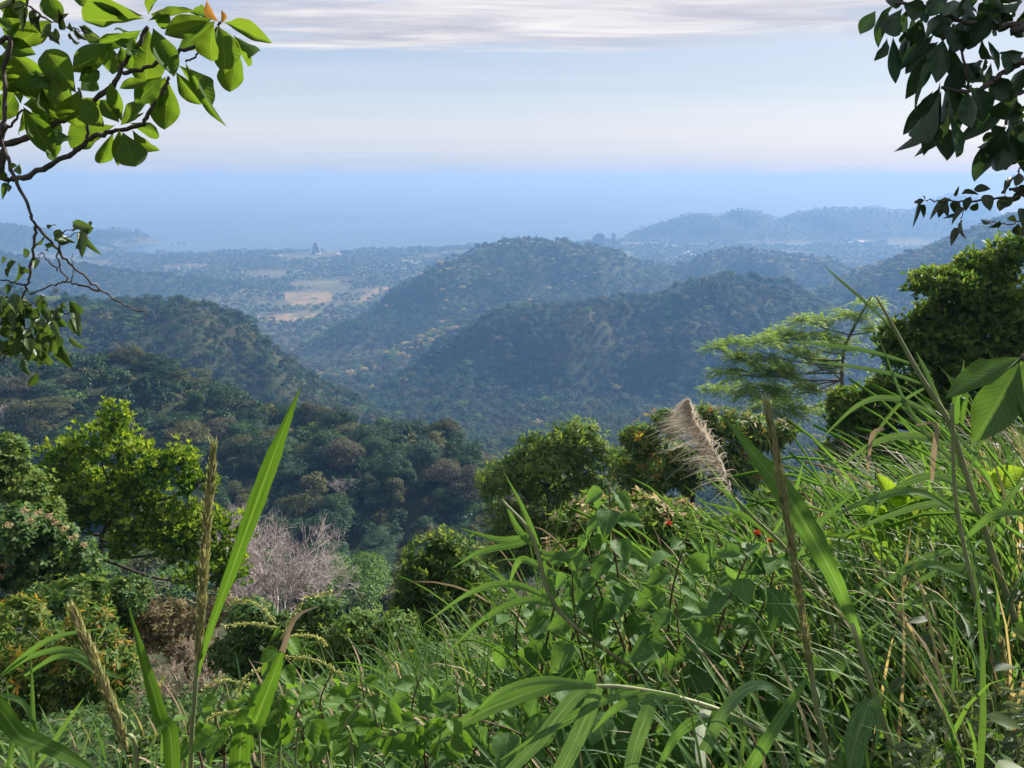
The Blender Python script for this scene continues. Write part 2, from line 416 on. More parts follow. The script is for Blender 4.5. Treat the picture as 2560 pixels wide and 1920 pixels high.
def plain_mask(x, y, z):        # dry open valley floor and coastal plain, away from the forested hills; sunlit haze also put into its pale colour
    b = np.interp(y, BASE_Y, BASE_Z)
    return np.clip((y - 1330) / 200, 0, 1) * np.clip((b + 30 - z) / 14, 0, 1)
def lawn_mask(x, y):
    return in_poly(x + 6 * fbm(x / 25, y / 25, 93, 2), y + 6 * fbm(x / 25, y / 25, 94, 2), LAWN)

ang = np.concatenate([np.linspace(-180, -52, 60, endpoint=False), np.linspace(-52, 52, 640, endpoint=False), np.linspace(52, 180, 60, endpoint=False)])
rad = np.concatenate([[0.0], np.geomspace(0.35, 40, 90), np.geomspace(40, 7600, 480)[1:]])
AA, RR = np.meshgrid(np.radians(ang), rad)
TX, TY = np.sin(AA) * RR, np.cos(AA) * RR
TZ = height(TX, TY)
rough = fbm(TX / 9.0, TY / 9.0, 61, 2) * np.clip((RR - 1800) / 700, 0, 1) * 3.0   # far canopy relief
fm = field_mask(TX, TY); lm = lawn_mask(TX, TY)
flat = fm | (TZ < 6)
TZ = TZ + np.where(flat, 0, rough)
nR, nA = TX.shape
i, j = np.meshgrid(np.arange(nR - 1), np.arange(nA), indexing='ij'); j2 = (j + 1) % nA
quads = np.stack([i * nA + j, i * nA + j2, (i + 1) * nA + j2, (i + 1) * nA + j], -1).reshape(-1, 4)[:, ::-1]
m_ter, nt, out = new_mat('forest_ground')
tcx = nt.nodes.new('ShaderNodeTexCoord')
at = nt.nodes.new('ShaderNodeAttribute'); at.attribute_name = 'field'
at2 = nt.nodes.new('ShaderNodeAttribute'); at2.attribute_name = 'lawn'
nA1 = noise(nt, tcx.outputs['Object'], 0.03, 6, 0.65)
nA2 = noise(nt, tcx.outputs['Object'], 1.3, 5, 0.7)
cA = ramp(nt, nA1, [(0.3, (0.016, 0.030, 0.012)), (0.5, (0.028, 0.042, 0.016)), (0.68, (0.055, 0.052, 0.026))])
cA = mixc(nt, math_(nt, 'MULTIPLY', nA2, 0.5), cA, (0.035, 0.032, 0.018))
nA3 = noise(nt, tcx.outputs['Object'], 0.012, 4, 0.6)
cF = ramp(nt, nA3, [(0.38, (0.13, 0.11, 0.06)), (0.52, (0.22, 0.17, 0.095)), (0.62, (0.07, 0.085, 0.035))])
cL = ramp(nt, nA2, [(0.3, (0.04, 0.07, 0.02)), (0.7, (0.07, 0.10, 0.032))])
at3 = nt.nodes.new('ShaderNodeAttribute'); at3.attribute_name = 'plain'
nP = noise(nt, tcx.outputs['Object'], 0.006, 5, 0.6)
cP = ramp(nt, nP, [(0.35, (0.06, 0.075, 0.042)), (0.55, (0.095, 0.10, 0.058)), (0.7, (0.14, 0.135, 0.085))])
cA = mixc(nt, at3.outputs['Fac'], cA, cP)
c = mixc(nt, at.outputs['Fac'], cA, cF); c = mixc(nt, at2.outputs['Fac'], c, cL)
pb = nt.nodes.new('ShaderNodeBsdfPrincipled'); pb.inputs['Roughness'].default_value = 0.95; pb.inputs['Specular IOR Level'].default_value = 0.1
nt.links.new(c, pb.inputs['Base Color']); nt.links.new(pb.outputs[0], out.inputs[0])
me = mesh('terrain', np.stack([TX, TY, TZ], -1).reshape(-1, 3), quads, [m_ter])
pm = plain_mask(TX, TY, TZ)
for nm, a_ in (('field', fm), ('lawn', lm), ('plain', pm)):
    t_ = me.attributes.new(nm, 'FLOAT', 'POINT'); t_.data.foreach_set('value', a_.astype(np.float32).ravel())
tag(obj('terrain', me), kind='structure')

# ------------------------------------------------------------------ sea
m_sea, nt, out = new_mat('sea_water')
tcx = nt.nodes.new('ShaderNodeTexCoord')
nw = noise(nt, tcx.outputs['Object'], 0.02, 6, 0.7)
nw2 = noise(nt, tcx.outputs['Object'], 0.00035, 4, 0.6)
pb = nt.nodes.new('ShaderNodeBsdfPrincipled')
nt.links.new(ramp(nt, nw2, [(0.3, (0.010, 0.045, 0.10)), (0.7, (0.02, 0.075, 0.14))]), pb.inputs['Base Color'])
nt.links.new(ramp(nt, nw2, [(0.35, 0.22), (0.65, 0.38)]), pb.inputs['Roughness']); pb.inputs['IOR'].default_value = 1.33
bp = nt.nodes.new('ShaderNodeBump'); bp.inputs['Strength'].default_value = 0.35; bp.inputs['Distance'].default_value = 1.5
nt.links.new(nw, bp.inputs['Height']); nt.links.new(bp.outputs[0], pb.inputs['Normal'])
nt.links.new(pb.outputs[0], out.inputs[0])
S = 55000.0
gx = np.linspace(-S, S, 12); X_, Y_ = np.meshgrid(gx, gx)
ii, jj = np.meshgrid(np.arange(11), np.arange(11), indexing='ij')
q = np.stack([ii * 12 + jj, ii * 12 + jj + 1, (ii + 1) * 12 + jj + 1, (ii + 1) * 12 + jj], -1).reshape(-1, 4)
tag(obj('sea', mesh('sea', np.stack([X_, Y_, 0 * X_], -1).reshape(-1, 3), q, [m_sea])), kind='structure')

# ------------------------------------------------------------------ haze: one closed box of even, pale blue air
HB = 56000.0; HZ0, HZ1 = -23.0, EYE + 32.0
m_hz, nt, out = new_mat('haze_air')
pv = nt.nodes.new('ShaderNodeVolumePrincipled')
pv.inputs['Color'].default_value = (0.170, 0.380, 0.77, 1); pv.inputs['Density'].default_value = 2.15e-4
pv.inputs['Absorption Color'].default_value = (0.305, 0.135, 0.01, 1)   # blue scatters sooner than red
pv.inputs['Anisotropy'].default_value = 0.12
nt.links.new(pv.outputs[0], out.inputs['Volume'])
mb = MB(); mb.box((0, 0, (HZ0 + HZ1) / 2), (2 * HB, 2 * HB, HZ1 - HZ0))
hz = obj('haze', mb.mesh('haze', [m_hz], smooth=False)); tag(hz, kind='stuff')

def hit(px, py, d0=20.0, d1=7000.0):
    """where the view through a photo pixel meets the ground"""
    d = np.geomspace(d0, d1, 1500); v = np.array(tuple(P(px, py, 1.0))) - np.array([0, 0, EYE])
    x, y, z = v[0] * d, v[1] * d, EYE + v[2] * d
    k = np.argmax(z <= height(x, y))
    return Vector((x[k], y[k], float(height(x[k:k + 1], y[k:k + 1])[0])))
# ================================================================== forest trees
rng = np.random.default_rng(11)
def unit(v): return v / (np.linalg.norm(v, axis=-1, keepdims=True) + 1e-9)
def rdir(n, r, zmin=-1.0):
    z = r.uniform(zmin, 1, n); a = r.uniform(0, 2 * np.pi, n); q = np.sqrt(np.maximum(0, 1 - z * z))
    return np.stack([q * np.cos(a), q * np.sin(a), z], -1)
def crown_clumps(style, r, n):
    """clump centres and radii of a crown about 1 high and 1 wide, sitting above z = 0.25"""
    out = []
    for k in range(n):
        if style == 'round':
            u = rdir(1, r, -0.35)[0]; c = np.array([0, 0, 0.62]) + u * np.array([0.33, 0.33, 0.26]) * r.uniform(0.75, 1.05); ra = r.uniform(0.13, 0.21); rb = ra * r.uniform(0.65, 0.9)
        elif style == 'umbrella':
            a = r.uniform(0, 2 * np.pi); q = math.sqrt(r.uniform(0, 1)); lay = r.integers(0, 3)
            c = np.array([math.cos(a) * q * 0.46, math.sin(a) * q * 0.46, (0.92 - 0.2 * q * q) - lay * 0.15 + r.uniform(-.03, .03)]); ra = r.uniform(0.12, 0.20); rb = ra * r.uniform(0.28, 0.42)
        elif style == 'tall':
            a = r.uniform(0, 2 * np.pi); t = r.uniform(0, 1); q = 0.30 * math.sin(math.pi * (0.18 + 0.75 * t)) * r.uniform(.5, 1)
            c = np.array([math.cos(a) * q, math.sin(a) * q, 0.30 + 0.66 * t]); ra = r.uniform(0.10, 0.17); rb = ra * r.uniform(0.5, 0.8)
        else:  # loose
            u = rdir(1, r, -0.5)[0]; c = np.array([0, 0, 0.60]) + u * np.array([0.40, 0.40, 0.32]) * r.uniform(0.45, 1.05); ra = r.uniform(0.09, 0.17); rb = ra * r.uniform(0.45, 0.75)
        out.append((c, ra, rb))
    return out
def make_tree_mb(style, seed, nclump, nleaf, lsize, H, Wc, limbs=True, trunk=True, rndn=0.45):
    """returns crown MB and trunk MB in metres, base at z = 0"""
    r = np.random.default_rng(seed)
    cl = crown_clumps(style, r, nclump)
    cm, tm = MB(), MB()
    sc = np.array([Wc, Wc, H])
    for c, ra, rb in cl:
        n = max(6, int(nleaf * (ra / 0.15) ** 2 / nclump))
        u = rdir(n, r, -0.45 if style != 'umbrella' else -0.15)
        rr = r.uniform(0.72, 1.08, n)[:, None]
        pos = (c + u * np.array([ra, ra, rb]) * rr) * sc
        nrm = unit(u * np.array([1, 1, 1.4]) + np.array([0, 0, 0.35]) + r.normal(0, rndn, (n, 3)))
        dv = unit(np.cross(nrm, r.normal(0, 1, (n, 3))) + u * 0.5 + np.array([0, 0, -0.25]))
        L = lsize * r.uniform(0.7, 1.35, n)
        cm.leaves(pos, nrm, dv, L, L * 0.72, 'diamond')
    if trunk:
        top = np.array([r.uniform(-.05, .05), r.uniform(-.05, .05), 0.62]) * sc
        p = bez([(0, 0, -0.15 * H), (0, 0, 0), top * 0.5 + np.array([r.uniform(-.04, .04) * Wc, r.uniform(-.04, .04) * Wc, 0]), top], 3)
        rt = 0.022 * H
        tm.tube(p, np.linspace(rt, rt * 0.4, len(p)), 6)
        if limbs:
            for c, ra, rb in cl[:max(6, nclump // 2)]:
                b = top * r.uniform(0.45, 0.95); e = c * sc
                mid = (b + e) / 2 + np.array([0, 0, -0.03 * H])
                tm.tube(np.array([b, mid, e]), [rt * .4, rt * .28, rt * .1], 4, cap=False)
    return cm, tm
def bare_tree_mb(seed, H, Wc, depth=5, up=0.9, nchild=3, r0=None, twig=0.008):
    """a leafless crown of forking grey limbs"""
    r = np.random.default_rng(seed); tm = MB(); bm_ = MB()
    r0 = r0 or 0.02 * H
    def grow(p, d, L, rad, lev, mbx):
        q = [p]; dd = d
        for s in range(3):
            dd = unit(dd + r.normal(0, 0.16, 3) + np.array([0, 0, 0.06 * up])); q.append(q[-1] + dd * L / 3)
        mbx.tube(np.array(q), np.linspace(rad, max(rad * 0.62, twig), 4), 5 if lev < 2 else 3, cap=False)
        if lev >= depth: return
        for c in range(nchild if lev > 0 else nchild + 1):
            nd_ = unit(dd + r.normal(0, 0.48, 3) + np.array([0, 0, 0.25 * up]))
            grow(q[-1 if c < 2 else 2], nd_, L * r.uniform(0.6, 0.85), max(rad * 0.58, twig), lev + 1, bm_)
    grow(np.array([0, 0, -0.08 * H]), np.array([0, 0, 1.0]), H * 0.30, r0, 0, tm)
    return bm_, tm

DK = (0.018, 0.045, 0.020)
M_F = {
 'dark':  leaf_mat('foliage_dark_green', [(0.0, (0.0148, 0.0360, 0.0159)), (0.5, (0.0264, 0.0613, 0.0233)), (1.0, (0.0529, 0.1005, 0.0339))], 0.2, 0.6, spec=0.15, hue_obj=0.6),
 'blue':  leaf_mat('foliage_blue_green', [(0.0, (0.0159, 0.0401, 0.0254)), (0.5, (0.0286, 0.0677, 0.0360)), (1.0, (0.0551, 0.1111, 0.0476))], 0.2, 0.6, spec=0.15, hue_obj=0.6),
 'olive': leaf_mat('foliage_olive', [(0.0, (0.0415, 0.0519, 0.0186)), (0.5, (0.0779, 0.0883, 0.0290)), (1.0, (0.1350, 0.1298, 0.0467))], 0.2, 0.6, spec=0.15, hue_obj=0.6),
 'dry':   leaf_mat('foliage_dry_brown', [(0.0, (0.038, 0.042, 0.024)), (0.5, (0.068, 0.070, 0.042)), (1.0, (0.12, 0.115, 0.072))], 0.2, 0.7, spec=0.1, tcol=(1.2, 1.1, 0.8), hue_obj=0.6),
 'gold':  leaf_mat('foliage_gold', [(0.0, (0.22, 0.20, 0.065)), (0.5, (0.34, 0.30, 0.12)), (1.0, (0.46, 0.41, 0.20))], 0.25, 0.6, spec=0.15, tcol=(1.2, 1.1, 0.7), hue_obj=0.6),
 'light': leaf_mat('foliage_light_green', [(0.0, (0.0472, 0.1003, 0.0236)), (0.5, (0.0826, 0.1593, 0.0354)), (1.0, (0.1416, 0.2242, 0.0531))], 0.28, 0.6, spec=0.15, hue_obj=0.5),
}
M_BARK = bark_mat('bark_grey_brown', (0.06, 0.05, 0.042), (0.17, 0.15, 0.13), 3.0)
M_BARE = bark_mat('bark_pale_grey', (0.16, 0.14, 0.135), (0.36, 0.32, 0.31), 5.0)

# ---- visibility from the hilltop over the terrain grid
RUN = np.maximum.accumulate(np.where(RR > 30, (TZ - EYE) / np.maximum(RR, 1), -9), axis=0)
rad_l = rad
def seen(x, y, top, margin=0.0):
    r_ = np.hypot(x, y); a_ = np.degrees(np.arctan2(x, y))
    ia = np.clip(np.searchsorted(ang, a_), 0, nA - 1); ir = np.clip(np.searchsorted(rad_l, r_) - 2, 0, nR - 1)
    return (top - EYE) / r_ >= RUN[ir, ia] - margin
def scatter(d0, d1, sp, half=0.73):
    n = 0; pts = []
    ys = np.arange(d0, d1, sp)
    for yv in ys:
        xs = np.arange(-half * yv - 12, half * yv + 12, sp)
        pts.append(np.stack([xs, np.full(len(xs), yv)], -1))
    p = np.concatenate(pts)
    return p + rng.uniform(-0.55, 0.55, p.shape) * sp
def on_screen(x, y, z):
    dz = (z - EYE)
    fwd = y * math.cos(PITCH) - dz * math.sin(PITCH); up = y * math.sin(PITCH) + dz * math.cos(PITCH)
    return 1280 + F * x / fwd, 960 - F * up / fwd

# dry patches and golden patches on the hills (where leafless and golden trees gather)
def dry_field(x, y): return fbm(x / 90.0, y / 90.0, 201, 3)
def gold_field(x, y): return fbm(x / 120.0, y / 120.0, 301, 3)
STY = ['round', 'umbrella', 'tall', 'loose']

# ---------------------------------------------------------------- individually built trees
N_IND = 290
bands = [(100, 260, 7.6), (260, 470, 8.0), (470, 1000, 8.8)]
pts = np.concatenate([scatter(*b) for b in bands])
hh = height(pts[:, 0], pts[:, 1])
th = 7.0 + 8.0 * rng.uniform(0, 1, len(pts)) ** 1.7
ok = seen(pts[:, 0], pts[:, 1], hh + th, 0.035) & ~lawn_mask(pts[:, 0], pts[:, 1])
sx, sy = on_screen(pts[:, 0], pts[:, 1], hh + th * 0.7)
ok &= (sx > -60) & (sx < 2620) & (sy < 1500)
# hidden behind the big bushes and grass on the right
ok &= ~((sx > 1330) & (pts[:, 1] < 330)) 
ok &= ~((pts[:, 1] < 150) & (sx > 560) & (sx < 800)) & ~((pts[:, 1] < 125) & (sx > 900))
pts, hh, th = pts[ok], hh[ok], th[ok]
size = th / np.hypot(pts[:, 0], pts[:, 1])
order = np.argsort(-size)
ind, rest = order[:N_IND], order[N_IND:]

PROTO = {}
def proto(style, key, v):
    k = (style, key, v)
    if k not in PROTO:
        nc = {'round': 26, 'umbrella': 24, 'tall': 22, 'loose': 30}[style]
        nl = {'round': 7400, 'umbrella': 6800, 'tall': 5600, 'loose': 6200}[style]
        wc = {'round': 0.95, 'umbrella': 1.25, 'tall': 0.9, 'loose': 1.05}[style] * 11
        cm, tm = make_tree_mb(style, hash(style + str(v)) % 1000 if False else STY.index(style) * 50 + v * 7 + 3, nc, nl, 0.34, 11.0, wc)
        PROTO[k] = (cm.mesh('crown_' + style, [M_F[key]]), tm.mesh('trunk_' + style, [M_BARK]))
    return PROTO[k]
BPROTO = []
for v in range(3):
    b_, t_ = bare_tree_mb(900 + v, 11.0, 9.0, depth=5, up=0.7, nchild=3, twig=0.025)
    BPROTO.append((b_.mesh('limbs_bare', [M_BARE]), t_.mesh('trunk_bare', [M_BARE])))
SHAPE_W = {'round': 'round-crowned', 'umbrella': 'flat-topped umbrella-crowned', 'tall': 'tall narrow-crowned', 'loose': 'loose open-crowned'}
COL_W = {'dark': 'dark green', 'blue': 'blue-green', 'olive': 'olive green', 'dry': 'dry olive-brown', 'gold': 'yellow-gold', 'light': 'fresh light green'}
def place_word(x, y):
    sxp = 1280 + F * x / y
    if y < 190:
        return (('beside the bright yellow-green tree' if sxp < 480 else 'around the leafless mauve trees' if sxp < 820 else 'behind the domed glossy bush'), 'forest trees in the gully below the lookout')
    if y < 430:
        return (('on the high end of the low wooded ridge' if sxp < 350 else 'halfway down the low wooded ridge' if sxp < 800 else 'at the valley end of the low wooded ridge'), 'forest trees on the low wooded ridge')
    return (('below the lawn with the hut' if sxp < 350 else 'on the steep nose of the hill beside the lawn' if sxp < 900 else 'on the valley floor under the dark ridge'), 'forest trees on the hill with the lawn')
NAMES = {'round': 'round_tree', 'umbrella': 'umbrella_tree', 'tall': 'tall_tree', 'loose': 'open_tree'}
def pick_kind(x, y, r):
    d = dry_field(x, y)
    u = r.uniform()
    if d > 0.32 and u < 0.20: return 'loose', 'dry'
    if d > 0.40 and u < 0.32: return 'bare', 'dry'
    if u < 0.04: return 'bare', 'dry'
    st = STY[r.choice(4, p=[.36, .30, .12, .22])]
    cw = r.choice(['dark', 'blue', 'olive', 'light', 'dry', 'gold'], p=[.31, .22, .29, .13, .05, .0])
    return st, str(cw)
r_ = np.random.default_rng(5)
for k in ind:
    x, y = pts[k]; z = hh[k]
    st, cw = pick_kind(x, y, r_)
    s = th[k] / 11.0
    pw, grp = place_word(x, y)
    if st == 'bare':
        cme, tme = BPROTO[r_.integers(0, 3)]
        t = empty('leafless_tree', (x, y, z), r_.uniform(0, 6.28)); t.scale = (s, s, s)
        tag(t, 'leafless pale grey tree with bare branches ' + pw, 'tree', grp)
        obj('limbs', cme, t); obj('trunk', tme, t)
        continue
    cme, tme = proto(st, cw, int(r_.integers(0, 3)))
    t = empty(NAMES[st], (x, y, z), r_.uniform(0, 6.28)); t.scale = (s * r_.uniform(.9, 1.35), s * r_.uniform(.9, 1.35), s * r_.uniform(.85, 1.1))
    tag(t, COL_W[cw] + ' ' + SHAPE_W[st] + ' forest tree ' + pw, 'tree', grp)
    obj('crown', cme, t); obj('trunk', tme, t)

# ---------------------------------------------------------------- the rest of the forest: one mass, instanced
LOW = bpy.data.collections.new('forest_tree_kinds')
low_defs = []
for st, key, v in [('round', 'dark', 0), ('round', 'dark', 1), ('umbrella', 'blue', 0), ('umbrella', 'dark', 1), ('loose', 'olive', 0), ('tall', 'dark', 0), ('tall', 'blue', 1), ('loose', 'blue', 1),
                   ('loose', 'dry', 0), ('round', 'dry', 1), ('loose', 'gold', 0), ('round', 'gold', 1), ('umbrella', 'light', 0), ('round', 'olive', 1)]:
    cm, tm = make_tree_mb(st, 400 + len(low_defs) * 13, 14, 400, 0.95, 11.0, {'round': 10.5, 'umbrella': 12.5, 'tall': 9, 'loose': 11}[st], limbs=False, rndn=0.4)
    V, fl, mi = tm.arrays()
    for f in fl: cm.add(V, f, 1) if f is fl[0] else None
    o = bpy.data.objects.new('kind_%02d' % len(low_defs), cm.mesh('low_tree', [M_F[key], M_BARE if v else M_BARK]))
    LOW.objects.link(o); low_defs.append((st, key))
bands2 = [(1000, 1500, 11.5), (1500, 2100, 13.5), (2100, 2900, 15.5), (2900, 4650, 19.0), (4650, 6700, 24.0)]
P2 = np.concatenate([scatter(*b) for b in bands2])
SP = np.concatenate([np.full(len(scatter(b[0], b[1], b[2])), 0) for b in bands2]) if False else None
h2 = height(P2[:, 0], P2[:, 1])
t2 = (7.5 + 8.5 * rng.uniform(0, 1, len(P2)) ** 1.6) * np.interp(P2[:, 1], [700, 1200, 2800, 4500], [1.1, 1.25, 1.25, 1.3])
co2 = np.interp(P2[:, 0], CO[:, 0], CO[:, 1])
t2 = t2 * (1.0 + 0.45 * fbm(P2[:, 0] / 45.0, P2[:, 1] / 45.0, 811, 3))
ok = seen(P2[:, 0], P2[:, 1], h2 + t2, 0.004) & (h2 > 4) & ~field_mask(P2[:, 0], P2[:, 1])
clear = (P2[:, 1] > 2350) & (h2 < 40) & (fbm(P2[:, 0] / 240, P2[:, 1] / 240, 401, 3) < -0.24)
ok &= ~clear
pmk = plain_mask(P2[:, 0], P2[:, 1], h2)
ok &= ~((pmk > 0.5) & (P2[:, 1] < 2500) & (rng.uniform(0, 1, len(P2)) < 0.28))
P2, h2, t2 = P2[ok], h2[ok], t2[ok]
P2 = np.concatenate([pts[rest], P2]); h2 = np.concatenate([hh[rest], h2]); t2 = np.concatenate([th[rest], t2])
df, gf = dry_field(P2[:, 0], P2[:, 1]), gold_field(P2[:, 0], P2[:, 1])
u = rng.uniform(0, 1, len(P2))
idx = rng.choice([0, 1, 2, 3, 4, 5, 6, 7, 12, 13], len(P2), p=[.15, .15, .14, .12, .12, .08, .07, .08, .03, .06])
idx = np.where((df > 0.2) & (u < 0.42), rng.choice([8, 9, 4], len(P2)), idx)
# golden trees along the spur crest carry its sunlit tone in their colour
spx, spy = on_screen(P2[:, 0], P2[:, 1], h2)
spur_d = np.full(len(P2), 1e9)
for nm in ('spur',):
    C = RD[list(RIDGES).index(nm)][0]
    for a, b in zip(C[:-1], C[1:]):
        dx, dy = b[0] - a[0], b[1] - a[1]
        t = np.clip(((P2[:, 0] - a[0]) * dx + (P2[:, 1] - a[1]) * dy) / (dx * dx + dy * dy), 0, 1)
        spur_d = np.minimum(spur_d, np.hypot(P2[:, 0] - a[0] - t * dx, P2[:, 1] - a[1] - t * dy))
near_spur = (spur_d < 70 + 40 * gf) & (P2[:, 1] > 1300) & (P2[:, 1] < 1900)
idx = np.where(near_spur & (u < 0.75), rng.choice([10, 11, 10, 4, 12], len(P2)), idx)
cz = (P2[:, 1] > 1560) & (P2[:, 1] < 2900) & (spx > 1120 - 120 * gf)  # paler trees right of the shaded left flank: light put into tree colour
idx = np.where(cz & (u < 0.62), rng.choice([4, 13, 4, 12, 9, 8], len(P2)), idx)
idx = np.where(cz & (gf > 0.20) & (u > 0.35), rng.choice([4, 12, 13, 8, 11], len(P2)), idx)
idx = np.where((plain_mask(P2[:, 0], P2[:, 1], h2) > 0.5) & (u < 0.8), rng.choice([4, 8, 9, 12, 13], len(P2)), idx)
idx = np.where(rng.uniform(0, 1, len(P2)) < 0.004, 10, idx)
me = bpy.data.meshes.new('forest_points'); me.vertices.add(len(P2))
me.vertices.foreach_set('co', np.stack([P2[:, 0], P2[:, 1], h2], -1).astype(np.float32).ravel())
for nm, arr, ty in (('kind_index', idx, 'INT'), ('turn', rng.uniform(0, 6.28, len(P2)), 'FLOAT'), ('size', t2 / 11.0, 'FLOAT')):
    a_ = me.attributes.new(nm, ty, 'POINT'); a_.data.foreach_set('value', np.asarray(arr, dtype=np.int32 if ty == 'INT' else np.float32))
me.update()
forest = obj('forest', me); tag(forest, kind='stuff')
forest['label'] = 'dense hazy forest covering the hills and coastal plain'
def instancer(o, coll, name):
    g = bpy.data.node_groups.new(name, 'GeometryNodeTree')
    g.interface.new_socket('Geometry', in_out='INPUT', socket_type='NodeSocketGeometry')
    g.interface.new_socket('Geometry', in_out='OUTPUT', socket_type='NodeSocketGeometry')
    gi = g.nodes.new('NodeGroupInput'); go = g.nodes.new('NodeGroupOutput')
    ci = g.nodes.new('GeometryNodeCollectionInfo'); ci.inputs[0].default_value = coll
    ci.inputs['Separate Children'].default_value = True; ci.inputs['Reset Children'].default_value = True
    iop = g.nodes.new('GeometryNodeInstanceOnPoints'); iop.inputs['Pick Instance'].default_value = True
    def attr(nm, ty):
        a = g.nodes.new('GeometryNodeInputNamedAttribute'); a.data_type = ty; a.inputs[0].default_value = nm; return a.outputs[0]
    cx_ = g.nodes.new('ShaderNodeCombineXYZ'); g.links.new(attr('turn', 'FLOAT'), cx_.inputs[2])
    cs = g.nodes.new('ShaderNodeCombineXYZ'); sz = attr('size', 'FLOAT')
    for q in range(3): g.links.new(sz, cs.inputs[q])
    e2r = g.nodes.new('FunctionNodeEulerToRotation'); g.links.new(cx_.outputs[0], e2r.inputs[0])
    g.links.new(gi.outputs[0], iop.inputs['Points']); g.links.new(ci.outputs[0], iop.inputs['Instance'])
    g.links.new(attr('kind_index', 'INT'), iop.inputs['Instance Index'])
    g.links.new(e2r.outputs[0], iop.inputs['Rotation']); g.links.new(cs.outputs[0], iop.inputs['Scale'])
    g.links.new(iop.outputs[0], go.inputs[0])
    md = o.modifiers.new(name, 'NODES'); md.node_group = g
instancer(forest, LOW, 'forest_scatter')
print('forest', len(P2), 'individual', len(ind), 'of', len(pts), 'depth of last', pts[ind][:, 1].max())
# ================================================================== far buildings
def plain_mat(name, col, rough=0.7):
    m, nt, out = new_mat(name)
    tcx = nt.nodes.new('ShaderNodeTexCoord'); n = noise(nt, tcx.outputs['Object'], 0.6, 4, 0.6)
    pb = nt.nodes.new('ShaderNodeBsdfPrincipled'); pb.inputs['Roughness'].default_value = rough
    nt.links.new(mixc(nt, math_(nt, 'MULTIPLY', n, 0.35), col, tuple(0.7 * c for c in col)), pb.inputs['Base Color'])
    nt.links.new(pb.outputs[0], out.inputs[0]); return m
M_CONC = plain_mat('pale_concrete', (0.20, 0.195, 0.19)); M_GLASS = plain_mat('dark_window_glass', (0.05, 0.07, 0.09), 0.15)
M_WROOF = plain_mat('white_metal_roof', (0.62, 0.62, 0.60), 0.6); M_WALL = plain_mat('house_render', (0.66, 0.62, 0.55))
M_BROOF = plain_mat('blue_grey_roof', (0.12, 0.16, 0.22), 0.45); M_TIMB = plain_mat('weathered_timber', (0.16, 0.12, 0.09))
def tower(px, w, dpt, h, label, wings=(), py=None, D=None):
    """w, dpt, h in metres; wings: (dx, width, height)"""
    b = hit(px, py) if py else Vector((P(px, 620, D).x, D, 8.0))
    if D: b = Vector((P(px, 620, D).x, D, float(height(np.array([P(px, 620, D).x]), np.array([D]))[0])))
    t = empty('apartment_tower', b); tag(t, label, 'building', 'seafront towers far off on the coast')
    m = MB(); m.box((0, 0, h / 2 - 2), (w, dpt, h + 4))
    for dx, ww, hh_ in wings: m.box((dx, 1.5, hh_ / 2 - 2), (ww, dpt * 0.8, hh_ + 4))
    obj('wall', m.mesh('tower_wall', [M_CONC], smooth=False), t)
    m = MB(); n = int(h // 3.2)
    for k in range(1, n):
        m.box((0, -dpt / 2 - 0.5, k * 3.2), (w * 0.94, 1.2, 0.9))
    obj('balcony', m.mesh('tower_balcony', [M_CONC], smooth=False), t)
    m = MB()
    for k in range(n):
        m.box((0, -dpt / 2 - 0.02, k * 3.2 + 1.7), (w * 0.9, 0.3, 1.9))
        for dx, ww, hh_ in wings:
            if k * 3.2 + 3 < hh_: m.box((dx, 1.5 - dpt * 0.4 - 0.02, k * 3.2 + 1.7), (ww * 0.8, 0.3, 1.6))
    obj('window_band', m.mesh('tower_window', [M_GLASS], smooth=False), t)
    m = MB(); m.box((0, 0, h + 0.4), (w + 1.2, dpt + 1.2, 0.8)); m.box((w * 0.1, 0, h + 2.4), (w * 0.4, dpt * 0.5, 3.2))
    obj('roof', m.mesh('tower_roof', [M_CONC], smooth=False), t)
tower(790, 19, 18, 57, 'tall slim apartment tower with lower wings standing alone on the shore', [(-13, 9, 42), (13, 9, 40), (0, 40, 16)], D=4020)
tower(862, 46, 20, 17, 'long low hotel block on the shore near the lone tower', [(-16, 12, 20)], D=4050)
tower(1051, 24, 18, 34, 'boxy apartment block beside its shorter twin on the shore', [(-8, 10, 24)], D=4130)
tower(1068, 20, 18, 29, 'shorter boxy block beside the taller one on the shore', [(6, 10, 22)], D=4150)
tower(1497, 44, 22, 80, 'broad stepped apartment tower at the foot of the far mountains', [(-28, 16, 66), (25, 10, 73)], D=4350)
tower(1533, 20, 18, 78, 'narrow round-shouldered tower beside the broad stepped one', [(0, 13, 82)], D=4400)
tower(1470, 26, 18, 48, 'low wide block below the broad stepped tower', [(-12, 10, 40)], D=4330)
def house(px, py, w, d, h, label, rz=0.0, roofm=None):
    b = hit(px, py, 2900)
    t = empty('farm_building', b, rz); tag(t, label, 'building', 'small white-roofed buildings on the plain')
    m = MB(); m.box((0, 0, h / 2 - 1), (w, d, h + 2)); obj('wall', m.mesh('house_wall', [M_WALL], smooth=False), t)
    m = MB(); e = 0.8; rh = d * 0.22
    V = [(-w / 2 - e, -d / 2 - e, h), (w / 2 + e, -d / 2 - e, h), (w / 2 + e, d / 2 + e, h), (-w / 2 - e, d / 2 + e, h), (-w / 2 - e, 0, h + rh), (w / 2 + e, 0, h + rh)]
    m.add(V, [(0, 1, 5, 4), (2, 3, 4, 5), (3, 2, 1, 0)]); m.add(V, [(0, 4, 3), (1, 2, 5)])
    obj('roof', m.mesh('house_roof', [roofm or M_WROOF], smooth=False), t)
rh_ = np.random.default_rng(3)
